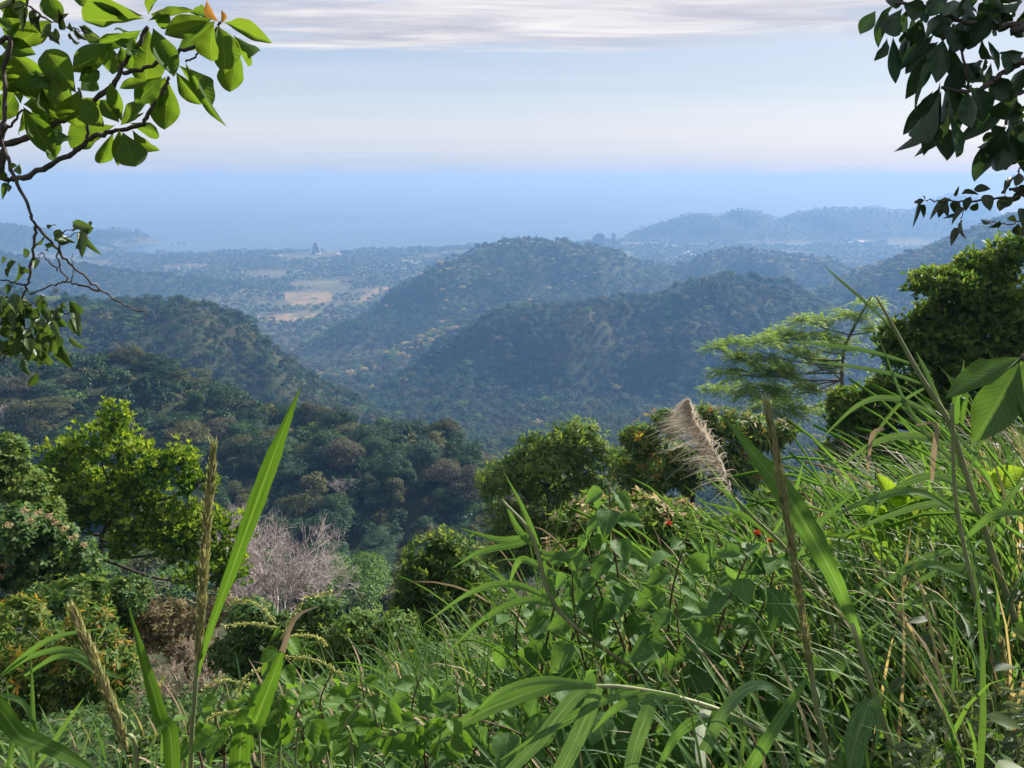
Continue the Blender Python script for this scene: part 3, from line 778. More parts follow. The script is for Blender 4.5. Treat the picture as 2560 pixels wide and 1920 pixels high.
for px, py, w in ((1019, 655, 40), (1041, 659, 46), (1036, 662, 26), (1094, 669, 44), (1101, 670, 24), (795, 637, 22), (846, 637, 20), (929, 644, 16),
                  (882, 692, 14), (898, 691, 12), (915, 690, 15), (1010, 676, 22), (1720, 633, 40), (1712, 638, 54), (1726, 640, 44), (1745, 629, 18), (1752, 634, 16), (2111, 609, 40), (2129, 608, 34),
                  (2150, 607, 50), (2165, 607, 40), (2192, 614, 36), (700, 641, 15), (640, 646, 12), (980, 664, 15)):
    lb = ('large white-roofed shed on the plain by the smoke' if 1690 < px < 1770 else 'long white-roofed shed below the far mountains' if px > 2000 else
          'white-roofed shed on the plain near the tan fields' if w > 20 else 'small white-roofed house in the trees of the plain')
    house(px, py, w, w * rh_.uniform(.45, .7), rh_.uniform(5, 8), lb, rh_.uniform(-.25, .25))
# hut with a blue-grey roof on the lawn of the left hill
bx_ = P(92, 728, 735); b = Vector((bx_.x, bx_.y, float(height(np.array([bx_.x]), np.array([bx_.y]))[0])))
t = empty('hut', b, 0.3); tag(t, 'small hut with blue-grey pitched roof on the hilltop lawn', 'hut')
m = MB(); m.box((0, 0, 1.0), (7.4, 5.0, 3.0)); obj('wall', m.mesh('hut_wall', [M_TIMB], smooth=False), t)
m = MB(); V = [(-5.2, -3.8, 2.7), (5.2, -3.8, 2.7), (5.2, 3.8, 2.7), (-5.2, 3.8, 2.7), (-2.6, 0, 5.2), (2.6, 0, 5.2)]
m.add(V, [(0, 1, 5, 4), (2, 3, 4, 5), (3, 2, 1, 0)]); m.add(V, [(0, 4, 3), (1, 2, 5)]); obj('roof', m.mesh('hut_roof', [M_BROOF], smooth=False), t)
for sx_ in (-1, 1):
    for sy_ in (-1, 1):
        m = MB(); m.box((sx_ * 4.8, sy_ * 3.4, 0.6), (0.2, 0.2, 4.1)); obj('post', m.mesh('hut_post', [M_TIMB], smooth=False), t)
m = MB(); m.box((0.6, -2.53, 0.75), (1.1, 0.08, 2.2)); obj('door', m.mesh('hut_door', [M_BROOF], smooth=False), t)
# rocks off the headland
M_ROCK = plain_mat('dark_sea_rock', (0.07, 0.065, 0.06), 0.9)
rr_ = np.random.default_rng(8)
for px, py, w, lb in ((432, 611, 26, 'long low sea rock just off the headland tip'), (446, 609, 18, 'small sea rock beyond the long low one'), (460, 608, 22, 'outermost sea rock off the headland')):
    v = P(px, py, 1000); k = EYE / (EYE - v.z)
    u = rdir(120, rr_); 
    a = np.linspace(0, 2 * np.pi, 12, endpoint=False); rows = []
    for q_, hz_ in ((1.0, -3), (0.95, 1.5), (0.7, 4.5), (0.35, 6.5)):
        rows.append(np.stack([np.cos(a) * w / 2 * q_ * rr_.uniform(.8, 1.15, 12), np.sin(a) * w / 3 * q_ * rr_.uniform(.8, 1.15, 12), np.full(12, hz_) * rr_.uniform(.8, 1.2, 12)], -1))
    V = np.concatenate(rows + [np.array([[0, 0, 7.2]])]); m = MB()
    q = [(i * 12 + j, i * 12 + (j + 1) % 12, (i + 1) * 12 + (j + 1) % 12, (i + 1) * 12 + j) for i in range(3) for j in range(12)]
    m.add(V, q); m.F[3].append(np.array([(36 + j, 36 + (j + 1) % 12, 48) for j in range(12)], dtype=np.int32)); m.mi[3].append(np.zeros(12, int))
    o = obj('sea_rock', m.mesh('sea_rock', [M_ROCK], smooth=False), loc=(v.x * k, v.y * k, 0)); tag(o, lb, 'rock', 'rocks off the headland')
# thin white smoke rising from the plain
sb = hit(1768, 634)
m_sm, nt, out = new_mat('white_smoke')
pv = nt.nodes.new('ShaderNodeVolumePrincipled'); pv.inputs['Color'].default_value = (0.95, 0.96, 1, 1); pv.inputs['Density'].default_value = 0.005
nt.links.new(pv.outputs[0], out.inputs['Volume'])
m = MB(); p = bez([(0, 0, 0), (3, 0, 14), (10, 4, 26), (26, 8, 36), (52, 12, 40), (80, 16, 41)], 6)
m.tube(p, np.interp(np.arange(len(p)), [0, 8, 20, len(p) - 1], [1.0, 4, 9, 5]), 10)
o = obj('smoke', m.mesh('smoke', [m_sm]), loc=sb); tag(o, 'thin white smoke plume drifting up from the coastal plain', 'smoke', kind='stuff')
# ================================================================== trees and shrubs close to the lookout
def ground_z(x, y): return float(height(np.array([x]), np.array([y]))[0])
def near_tree(name, label, cat, D, clumps, mat, nros, m=7, L=0.16, Wr=0.32, spread=0.9, droop=0.1, upb=0.6, kind='oval', fold=0.22, seed=1, trunk=None, dj=0.35,
              flat_=False, bark=None, rt=0.07, group=None, zmin=-0.7, inner=0.35, tip=None, tipf=0.8, gapt=None, gsc=None, frond=0):
    r = np.random.default_rng(seed)
    cs, ra = [], []
    for (px, py, rx, ry) in clumps:
        k = 1.0 / ppm(py, D)
        d = D + r.uniform(-1, 1) * dj * max(rx, ry) * k
        px, py = px + r.uniform(-.3, .3) * rx, py + r.uniform(-.3, .3) * ry; rx, ry = rx * r.uniform(.62, 1.12), ry * r.uniform(.62, 1.12)
        cs.append(tuple(P(px, py, d))); a = rx * k; ra.append((a, a * (1.0 if flat_ else 0.9), ry * k))
    cs, ra = np.array(cs), np.array(ra)
    bx, by = (tuple(P(trunk[0][0], trunk[0][1], D))[:2] if trunk else cs[:, :2].mean(0))
    base = np.array([bx, by, ground_z(bx, by)])
    t = empty(name, base); tag(t, label, cat, group)
    cm = MB()
    area = ra[:, 0] * (ra[:, 2] + ra[:, 0] * 0.5); cnt = np.maximum(8, (nros * area / area.sum()).astype(int))
    tips = []
    for c, rad_, n in zip(cs, ra, cnt):
        n = int(n * 1.55); u = rdir(n, r, zmin)
        q = np.where(r.uniform(0, 1, n) < inner, r.uniform(0.35, 0.85, n), r.uniform(0.80, 1.10, n) + np.where(r.uniform(0, 1, n) < 0.22, r.uniform(0.05, 0.38, n), 0))[:, None]
        pos = c + u * rad_ * q
        sc_ = gsc or 0.42 * float(rad_.mean()) + 0.05; gap = vnoise((pos[:, 0] + 0.6 * pos[:, 2]) / sc_, (pos[:, 2] - 0.5 * pos[:, 1]) / sc_, seed)
        kp = (gap > (gapt or (0.40 if D > 20 else 0.36))) | (q[:, 0] < 0.7); u, q, pos = u[kp], q[kp], pos[kp]; n = len(pos)
        ax = unit(u * np.array([1, 1, 0.8]) + np.array([0, 0, upb]) + r.normal(0, 0.22, (n, 3)))
        tips.append((c, pos, ax))
        outer_top = (u[:, 2] > 0.05) & (q[:, 0] > 0.86) & (r.uniform(0, 1, n) < tipf) if tip is not None else np.zeros(n, bool)  # top outer leaves take the tip colour: new growth and painted sunlight
        e1 = unit(np.cross(ax, r.normal(0, 1, (n, 3)))); e2 = np.cross(ax, e1)
        for j in range(m):
            a_ = 2 * np.pi * j / m + r.uniform(-.3, .3, n); sp = spread * r.uniform(0.55, 1.2, n)
            rdl = np.cos(a_)[:, None] * e1 + np.sin(a_)[:, None] * e2
            dv = unit(ax * np.cos(sp)[:, None] + rdl * np.sin(sp)[:, None] + np.array([0, 0, -1]) * droop * r.uniform(0.4, 1.6, n)[:, None])
            nr = unit(ax * np.sin(sp)[:, None] - rdl * np.cos(sp)[:, None] + ax * 0.4 + r.normal(0, 0.15, (n, 3)))
            LL = L * r.uniform(0.65, 1.25, n)
            if frond:           # pinnate leaf: pairs of leaflets along a drooping rib
                sd = unit(np.cross(dv, np.array([0, 0, 1.0])) + r.normal(0, .08, (n, 3)))
                for a_k in range(1, frond + 1):
                    tt_ = a_k / frond; b_ = pos + dv * (LL * tt_)[:, None] + np.array([0, 0, -0.30]) * (LL * tt_ ** 2)[:, None]
                    for sg_ in (1, -1):
                        cm.leaves(b_, np.tile([0, 0, 1.0], (n, 1)) + r.normal(0, .25, (n, 3)), sd * sg_ + dv * 0.45 + np.array([0, 0, -.18]), LL * 0.30 * (1.15 - 0.55 * tt_), LL * 0.085, 'diamond')
                continue
            for sel, mi_ in ((~outer_top, 0), (outer_top, 1)):
                if sel.any(): cm.leaves((pos + rdl * L * 0.05)[sel], nr[sel], dv[sel], LL[sel], LL[sel] * Wr, kind, fold=fold, droop=0.35, mi=mi_)
    V, fl, mi = cm.arrays()
    obj('crown', mesh('crown', V - base, fl, [mat] + ([tip] if tip is not None else []), mi), t)
    tm = MB(); bk = bark or M_BARK
    if trunk and len(trunk) > 1:
        pp = [tuple(base + np.array([0, 0, -0.3]))] + [tuple(P(px, py, D)) for px, py in trunk[1:]]
        path = bez(pp, 5)
    else:
        path = bez([base + np.array([0, 0, -0.3]), (base + cs.mean(0)) / 2 + r.normal(0, .1, 3), cs.mean(0)], 5)
    tm.tube(path, np.linspace(rt, rt * 0.45, len(path)), 8)
    lm_ = MB()
    for c, pos, ax in tips:
        dk = np.linalg.norm(path - c, axis=1) + np.where(path[:, 2] > c[2] - 0.15 * np.linalg.norm(c - path[-1]), 2.0, 0) + np.where(np.arange(len(path)) < len(path) * 0.3, 3.0, 0); k = int(np.argmin(dk)); s_ = path[k]
        mid = (s_ + c) / 2 + np.array([0, 0, -0.06 * np.linalg.norm(c - s_)]) + r.normal(0, 0.05 * np.linalg.norm(c - s_), 3)
        lp = bez([s_, mid, c], 4); lm_.tube(lp, np.linspace(rt * 0.42, rt * 0.16, len(lp)), 5, cap=False)
        for w in r.choice(len(pos), min(len(pos), 9), replace=False):
            lm_.tube(np.array([c, (c + pos[w]) / 2 + r.normal(0, .03, 3), pos[w]]), [rt * .15, rt * .10, rt * .05], 3, cap=False)
    V, fl, mi = tm.arrays(); obj('trunk', mesh('trunk', V - base, fl, [bk], mi), t)
    V, fl, mi = lm_.arrays(); obj('limbs', mesh('limbs', V - base, fl, [bk], mi), t)
    return t, cs, ra
M_BRIGHT = leaf_mat('leaf_bright_green', [(0, (0.035, 0.090, 0.014)), (0.5, (0.075, 0.160, 0.020)), (1, (0.17, 0.27, 0.035))], 0.5, 0.5, tcol=(1.5, 1.35, 0.4), spec=0.12)
M_GLOSS = leaf_mat('leaf_glossy_dark', [(0, (0.028, 0.070, 0.022)), (0.6, (0.052, 0.115, 0.030)), (1, (0.13, 0.18, 0.04))], 0.38, 0.5, spec=0.18)
M_MIDG = leaf_mat('leaf_mid_green', [(0, (0.0517, 0.1092, 0.0276)), (0.5, (0.0862, 0.1610, 0.0368)), (1, (0.1725, 0.2300, 0.0575))], 0.45, 0.5, spec=0.12)
M_ORNG = leaf_mat('leaf_green_orange_tips', [(0, (0.0460, 0.1035, 0.0276)), (0.62, (0.0897, 0.1667, 0.0368)), (0.9, (0.1610, 0.2070, 0.0460)), (1, (0.2530, 0.2185, 0.0517))], 0.45, 0.5, spec=0.12)
M_FEATH = leaf_mat('leaf_feathery', [(0, (0.1063, 0.1938, 0.0438)), (0.5, (0.1750, 0.2875, 0.0625)), (1, (0.3000, 0.3875, 0.0875))], 0.5, 0.5, spec=0.1)
M_SMALLD = leaf_mat('leaf_small_dark', [(0, (0.048, 0.105, 0.026)), (0.6, (0.085, 0.165, 0.034)), (1, (0.18, 0.24, 0.05))], 0.48, 0.5, spec=0.12)
M_DBARK = bark_mat('bark_dark', (0.020, 0.017, 0.015), (0.07, 0.06, 0.052), 8.0)
M_TAN = leaf_mat('flower_tan', [(0, (0.30, 0.22, 0.12)), (1, (0.55, 0.44, 0.26))], 0.3, 0.7, tcol=(1.1, 1, .8))
M_RED = leaf_mat('leaf_red', [(0, (0.12, 0.025, 0.02)), (0.6, (0.25, 0.04, 0.03)), (1, (0.30, 0.16, 0.10))], 0.4, 0.5, tcol=(1.5, .6, .5))

M_TIPY = leaf_mat('leaf_lit_young_yellow', [(0, (0.12, 0.21, 0.025)), (0.6, (0.20, 0.30, 0.035)), (1, (0.30, 0.36, 0.06))], 0.5, 0.5, tcol=(1.4, 1.3, 0.45), spec=0.12)  # sunlit tone of the tufts put into the young leaf colour
M_TIPO = leaf_mat('leaf_young_orange', [(0, (0.13, 0.17, 0.03)), (0.5, (0.24, 0.22, 0.04)), (1, (0.36, 0.19, 0.05))], 0.5, 0.5, tcol=(1.4, 1.2, 0.5), spec=0.12)
M_TIPG = leaf_mat('leaf_lit_young_green', [(0, (0.09, 0.15, 0.035)), (0.6, (0.14, 0.20, 0.045)), (1, (0.22, 0.26, 0.07))], 0.5, 0.5, spec=0.12)  # lighter green for outer tops, lit tips put into colour with new growth
near_tree('green_tree', 'bright yellow-green tree with upright leaf tufts and dark forked trunk', 'tree', 27,
  [(150, 1150, 75, 55), (245, 1130, 85, 50), (340, 1160, 95, 70), (288, 1060, 30, 55), (440, 1155, 70, 55), (488, 1205, 55, 50), (200, 1225, 100, 70), (320, 1255, 90, 60), (430, 1290, 90, 60),
   (520, 1335, 80, 80), (560, 1410, 55, 80), (450, 1390, 100, 60), (140, 1290, 60, 60), (345, 1345, 70, 50), (255, 1300, 55, 40), (500, 1450, 70, 45)],
  M_BRIGHT, 3600, m=7, L=0.24, Wr=0.30, spread=0.55, droop=0.0, upb=1.0, tip=M_TIPY, seed=21, trunk=[(246, 1560), (247, 1480), (249, 1395), (262, 1325), (320, 1262)], bark=M_DBARK, rt=0.16)
near_tree('flowering_shrub', 'dark rounded shrub with pale tan flower sprays beside the bright tree', 'shrub', 17,
  [(40, 1345, 80, 70), (120, 1330, 70, 50), (110, 1410, 95, 70), (200, 1425, 60, 60), (15, 1450, 60, 60), (150, 1475, 80, 40)], M_GLOSS, 1700, m=5, L=0.15, Wr=0.55, spread=1.2, droop=0.25, seed=22, rt=0.06)
r = np.random.default_rng(77); fb = hit(60, 1300, 10, 60)
t, cs, ra = near_tree('leafy_bush', 'mid green leafy bush behind the tan-flowered shrub', 'shrub', 21,
  [(25, 1150, 55, 55), (65, 1225, 60, 50), (0, 1215, 55, 60), (95, 1275, 55, 40), (-60, 1180, 60, 80)], M_MIDG, 1300, m=6, L=0.17, Wr=0.42, spread=1.0, droop=0.2, tip=M_TIPG, tipf=0.6, seed=23)
near_tree('glossy_bush', 'glossy green low bush between the flowered shrub and the orange-tipped bush', 'shrub', 14,
  [(190, 1490, 85, 38), (300, 1500, 60, 40), (100, 1500, 70, 40), (340, 1560, 50, 40)], M_GLOSS, 1100, m=6, L=0.12, Wr=0.38, spread=1.1, droop=0.1, tip=M_TIPG, tipf=0.35, seed=24, rt=0.04)
near_tree('drooping_bush', 'bush with drooping leaves and orange new shoots below the glossy bush', 'shrub', 11,
  [(55, 1550, 90, 55), (200, 1550, 75, 55), (110, 1640, 110, 80), (255, 1650, 95, 85), (60, 1760, 110, 100), (205, 1790, 130, 90), (325, 1735, 55, 75), (100, 1890, 150, 70), (300, 1870, 90, 70), (-40, 1660, 80, 120)],
  M_ORNG, 2300, m=7, L=0.14, Wr=0.30, spread=1.15, droop=0.55, upb=0.5, tip=M_TIPO, tipf=0.22, seed=25, rt=0.05)
near_tree('thick_leaved_bush', 'dense domed bush with thick glossy leaves rising from the grass', 'shrub', 12.5,
  [(1120, 1410, 85, 50), (1060, 1455, 75, 55), (1180, 1455, 75, 60), (1025, 1525, 65, 60), (1110, 1540, 105, 70), (1200, 1550, 85, 70), (1255, 1600, 55, 55), (1060, 1620, 80, 60), (1160, 1640, 80, 60)],
  M_GLOSS, 1700, m=7, L=0.14, Wr=0.36, spread=1.0, droop=0.05, upb=0.6, tip=M_TIPG, tipf=0.5, seed=26, rt=0.05)
near_tree('low_shrub', 'tangled dark shrub left of the domed glossy bush', 'shrub', 9,
  [(900, 1610, 75, 60), (830, 1660, 80, 60), (950, 1690, 85, 65), (860, 1740, 100, 60), (980, 1600, 60, 50), (900, 1800, 120, 60), (1010, 1770, 90, 60)],
  M_MIDG, 2000, m=5, L=0.095, Wr=0.45, spread=1.2, droop=0.25, seed=27, rt=0.03)
near_tree('low_shrub', 'dark leafy shrub behind the blade with the dry curled tip', 'shrub', 10,
  [(620, 1570, 60, 60), (700, 1600, 70, 65), (770, 1600, 65, 60), (650, 1670, 80, 60), (740, 1690, 90, 60), (590, 1650, 50, 50), (690, 1760, 110, 60), (800, 1520, 45, 40)],
  M_GLOSS, 2000, m=6, L=0.11, Wr=0.40, spread=1.2, droop=0.3, seed=37, rt=0.03)
near_tree('dry_leaved_shrub', 'olive and brown dry shrub between the red twigs and the bright tree', 'shrub', 14,
  [(420, 1540, 60, 40), (500, 1560, 60, 45), (380, 1590, 50, 45), (560, 1520, 45, 40), (450, 1620, 70, 50), (530, 1650, 60, 50)],
  leaf_mat('leaf_dry_tan', [(0, (0.12, 0.095, 0.055)), (0.6, (0.20, 0.16, 0.09)), (1, (0.12, 0.14, 0.05))], 0.35, 0.6, tcol=(1.1, 1, .8), spec=0.1), 900, m=5, L=0.11, Wr=0.40, spread=1.2, droop=0.2, seed=38, rt=0.03)
near_tree('whorled_tree', 'broad mid green tree with drooping whorled leaves behind the grass', 'tree', 31,
  [(1330, 1100, 75, 40), (1425, 1075, 65, 38), (1300, 1150, 75, 50), (1400, 1150, 90, 55), (1490, 1140, 65, 45), (1260, 1210, 55, 55), (1350, 1230, 90, 60), (1270, 1295, 55, 50), (1450, 1210, 75, 60), (1245, 1360, 45, 40), (1330, 1320, 80, 55), (1535, 1150, 45, 40), (1420, 1300, 80, 60), (1300, 1400, 80, 50)],
  M_MIDG, 3200, m=6, L=0.28, Wr=0.26, spread=1.1, droop=0.5, tip=M_TIPG, tipf=0.5, gapt=0.45, seed=28, rt=0.12, bark=M_DBARK)
near_tree('orange_tipped_tree', 'dark green tree with orange young leaves behind the grass plume', 'tree', 29,
  [(1600, 1095, 55, 45), (1675, 1060, 65, 38), (1650, 1135, 80, 50), (1755, 1060, 55, 42), (1850, 1065, 80, 38), (1905, 1095, 65, 42), (1800, 1125, 85, 55), (1700, 1195, 90, 50), (1600, 1190, 65, 50), (1955, 1070, 45, 32), (1840, 1190, 80, 50), (1560, 1260, 80, 55)],
  M_ORNG, 2600, m=7, L=0.29, Wr=0.28, spread=1.2, droop=0.55, tip=M_TIPO, tipf=0.18, gapt=0.45, seed=29, rt=0.12, bark=M_DBARK)
near_tree('feathery_tree', 'open feathery tree with flat light green sprays on thin bare branches', 'tree', 43,
  [(1790, 872, 36, 10), (1850, 858, 47, 12), (1905, 850, 61, 13), (1965, 836, 57, 14), (2040, 850, 52, 15), (1900, 900, 76, 13), (1830, 935, 66, 12), (1965, 935, 76, 15), (1785, 972, 42, 11), (1880, 982, 71, 13), (2060, 905, 52, 20), (2025, 970, 61, 18),
   (2130, 790, 47, 13), (2180, 760, 42, 11), (2110, 860, 47, 18), (1950, 1020, 66, 15), (2080, 1030, 57, 20), (1990, 880, 57, 13), (2190, 830, 38, 15), (1840, 895, 42, 8), (2010, 800, 47, 10)],
  M_FEATH, 620, m=4, L=0.62, Wr=0.17, spread=1.35, droop=0.12, upb=1.6, frond=8, kind='diamond', fold=0.1, gapt=0.30, seed=30, flat_=True, dj=0.8, trunk=[(2105, 1250), (2106, 1050), (2105, 950), (2112, 870), (2150, 790), (2180, 740)], rt=0.13, bark=M_BARK, inner=0.6)
near_tree('dark_tree', 'big dark dense tree with fine leaves and yellow-green tips above the cane grass', 'tree', 21,
  [(2450, 665, 55, 40), (2380, 722, 70, 50), (2310, 792, 70, 50), (2240, 862, 60, 50), (2120, 1010, 50, 45), (2540, 650, 60, 48), (2475, 705, 75, 55), (2405, 755, 80, 55), (2505, 800, 100, 80), (2345, 835, 80, 60), (2275, 900, 75, 60), (2400, 930, 120, 90), (2205, 970, 70, 60), (2300, 1020, 110, 80), (2165, 1060, 70, 60), (2145, 1140, 80, 50), (2265, 1140, 110, 60), (2450, 1060, 110, 110), (2540, 940, 80, 110), (2620, 760, 90, 130), (2640, 980, 100, 150)],
  M_SMALLD, 11000, m=6, L=0.16, Wr=0.34, spread=0.7, droop=0.0, upb=0.9, tip=M_TIPG, tipf=0.4, gapt=0.24, seed=31, rt=0.2, bark=M_DBARK)
# sprays of small tan flowers on the flowering shrub
r = np.random.default_rng(41); fm_ = MB()
for px, py in ((95, 1290), (120, 1300), (140, 1315), (160, 1330), (60, 1285), (185, 1350), (8, 1385), (12, 1420), (20, 1320), (210, 1370), (75, 1310), (4, 1450)):
    c = np.array(tuple(P(px, py - 8, 16.4))); n = 60
    u = rdir(n, r); fm_.leaves(c + u * np.array([.13, .1, .09]) * r.uniform(.3, 1, n)[:, None], u, r.normal(0, 1, (n, 3)), 0.035, 0.03, 'diamond')
fs = [o for o in COL.objects if o.name == 'flowering_shrub'][0]
V, fl, mi = fm_.arrays(); o = obj('flowers', mesh('flowers', V - np.array(fs.location), fl, [M_TAN], mi), fs); o['kind'] = 'stuff'
# leafless trees in the gully
def bare(px, py, D, hpx, label, seed, depth=6, mat=M_BARE, up=0.6, nchild=3, name='leafless_tree', cat='tree', r0=None, twig=0.006):
    x, y, z = P(px, py, D); gz = ground_z(x, y); Hh = hpx / ppm(py, D) + max(0, z - gz)
    b_, t_ = bare_tree_mb(seed, Hh, Hh, depth, up, nchild, r0, twig)
    t = empty(name, (x, y, gz)); tag(t, label, cat)
    obj('limbs', b_.mesh('limbs', [mat]), t); obj('trunk', t_.mesh('trunk', [mat]), t)
    return t
M_MAUVE = bark_mat('bark_mauve_grey', (0.26, 0.22, 0.215), (0.48, 0.43, 0.42), 9.0)
M_TWIG = bark_mat('dry_twig', (0.22, 0.17, 0.13), (0.42, 0.35, 0.28), 9.0)
bare(690, 1530, 46, 330, 'round mauve-grey leafless tree with a dense fan of fine twigs', 51, 6, M_MAUVE, 0.75, 4, twig=0.009)
bare(585, 1440, 52, 290, 'taller leafless grey tree behind the mauve twiggy one', 52, 6, M_MAUVE, 0.9, twig=0.010)
bare(770, 1500, 58, 220, 'small leafless tree right of the round mauve one', 57, 6, M_MAUVE, 0.6, twig=0.010)
bare(440, 1690, 15, 210, 'dry leafless brush of pale twigs below the bright tree', 53, 5, M_TWIG, 0.2, 4, 'dry_brush', 'shrub', 0.02, 0.004)
bare(520, 1720, 13, 200, 'pale twiggy dry brush beside the tall green blade', 54, 5, M_TWIG, 0.1, 4, 'dry_brush', 'shrub', 0.02, 0.004)
bare(360, 1620, 18, 170, 'dry tangled brush under the branches of the bright tree', 56, 5, M_TWIG, 0.1, 4, 'dry_brush', 'shrub', 0.02, 0.005)
t = bare(450, 1880, 10, 210, 'reddish twiggy shrub with a few red leaves', 55, 5, M_TWIG, 0.3, 4, 'red_shrub', 'shrub', 0.015, 0.003)
r = np.random.default_rng(60); m = MB(); n = 420
c = np.array(tuple(P(450, 1790, 10))); pos = c + r.normal(0, 1, (n, 3)) * np.array([.22, .2, .30])
m.leaves(pos, r.normal(0, 1, (n, 3)), r.normal(0, 1, (n, 3)), r.uniform(.025, .06, n), .022, 'diamond')
V, fl, mi = m.arrays(); o = obj('red_leaves', mesh('red_leaves', V - np.array(t.location), fl, [M_RED], mi), t); o['kind'] = 'stuff'

# bushes on the far edge of the bank
near_tree('tan_flowered_bush', 'low bush with pale tan blossom behind the heart-leaved shrub', 'shrub', 7.5,
  [(1500, 1275, 85, 40), (1600, 1290, 85, 45), (1690, 1305, 70, 40), (1420, 1300, 60, 45), (1560, 1350, 100, 50), (1460, 1390, 80, 50), (1660, 1380, 90, 50)], M_MIDG, 1500, m=6, L=0.075, Wr=0.42, spread=1.1, droop=0.15, tip=M_TAN, tipf=0.35, seed=71, rt=0.025)
near_tree('bank_bush', 'leafy bush on the bank below the orange-tipped tree', 'shrub', 7.0,
  [(1960, 1290, 85, 45), (2060, 1265, 90, 45), (1880, 1330, 80, 45), (2000, 1350, 100, 50), (1800, 1330, 70, 40)], M_MIDG, 1300, m=6, L=0.095, Wr=0.40, spread=1.1, droop=0.25, tip=M_TIPG, tipf=0.3, seed=72, rt=0.03)
near_tree('bank_bush', 'darker leafy bush on the bank behind the broad lime-green leaves', 'shrub', 6.0,
  [(2200, 1290, 100, 50), (2330, 1320, 110, 60), (2450, 1300, 110, 60), (2260, 1390, 110, 50), (2540, 1340, 90, 70), (2400, 1420, 110, 50)], M_GLOSS, 1500, m=6, L=0.10, Wr=0.40, spread=1.1, droop=0.25, tip=M_TIPG, tipf=0.25, seed=73, rt=0.03)

near_tree('bank_bush', 'low dark bush under the vine at the foot of the slope', 'shrub', 4.6,
  [(640, 1810, 90, 50), (780, 1835, 100, 50), (900, 1870, 100, 45), (520, 1860, 80, 50), (400, 1900, 80, 40), (1010, 1890, 80, 40), (700, 1880, 120, 40)], M_GLOSS, 1700, m=6, L=0.062, Wr=0.42, spread=1.15, droop=0.25, tip=M_TIPG, tipf=0.3, seed=74, rt=0.02)
# ================================================================== grass bank and plants at the camera's feet
def leaf_mesh(name, prof, mat, nu=9, nv=6, bend=0.25, fold=0.12, wave=0.0, twist=0.0, seed=0):
    """unit leaf along +X, blade across Y in [-.5,.5], face normal +Z; prof(t) is the half width (max 1)"""
    r = np.random.default_rng(seed); t = np.linspace(0, 1, nu + 1); v = np.linspace(-1, 1, nv + 1)
    T, Vv = np.meshgrid(t, v, indexing='ij')
    w = np.array([prof(q) for q in t])[:, None]
    X = T.copy(); Y = 0.5 * w * Vv
    Z = -bend * T ** 2 + fold * Vv ** 2 * w * 0.6 + wave * np.sin(T * 17 + np.sign(Vv) * 1.1 + seed) * np.abs(Vv) * w
    X = X - bend * 0.25 * T ** 3
    a = twist * T; Y, Z = Y * np.cos(a) - Z * np.sin(a) * 0.3, Z + Y * np.sin(a)
    Vt = np.stack([X, Y, Z], -1).reshape(-1, 3)
    i, j = np.meshgrid(np.arange(nu), np.arange(nv), indexing='ij'); k = nv + 1
    q = np.stack([i * k + j, (i + 1) * k + j, (i + 1) * k + j + 1, i * k + j + 1], -1).reshape(-1, 4)
    uv = np.stack([T, (Vv + 1) / 2], -1).reshape(-1, 2)
    return mesh(name, Vt, q, [mat], None, True, uv)
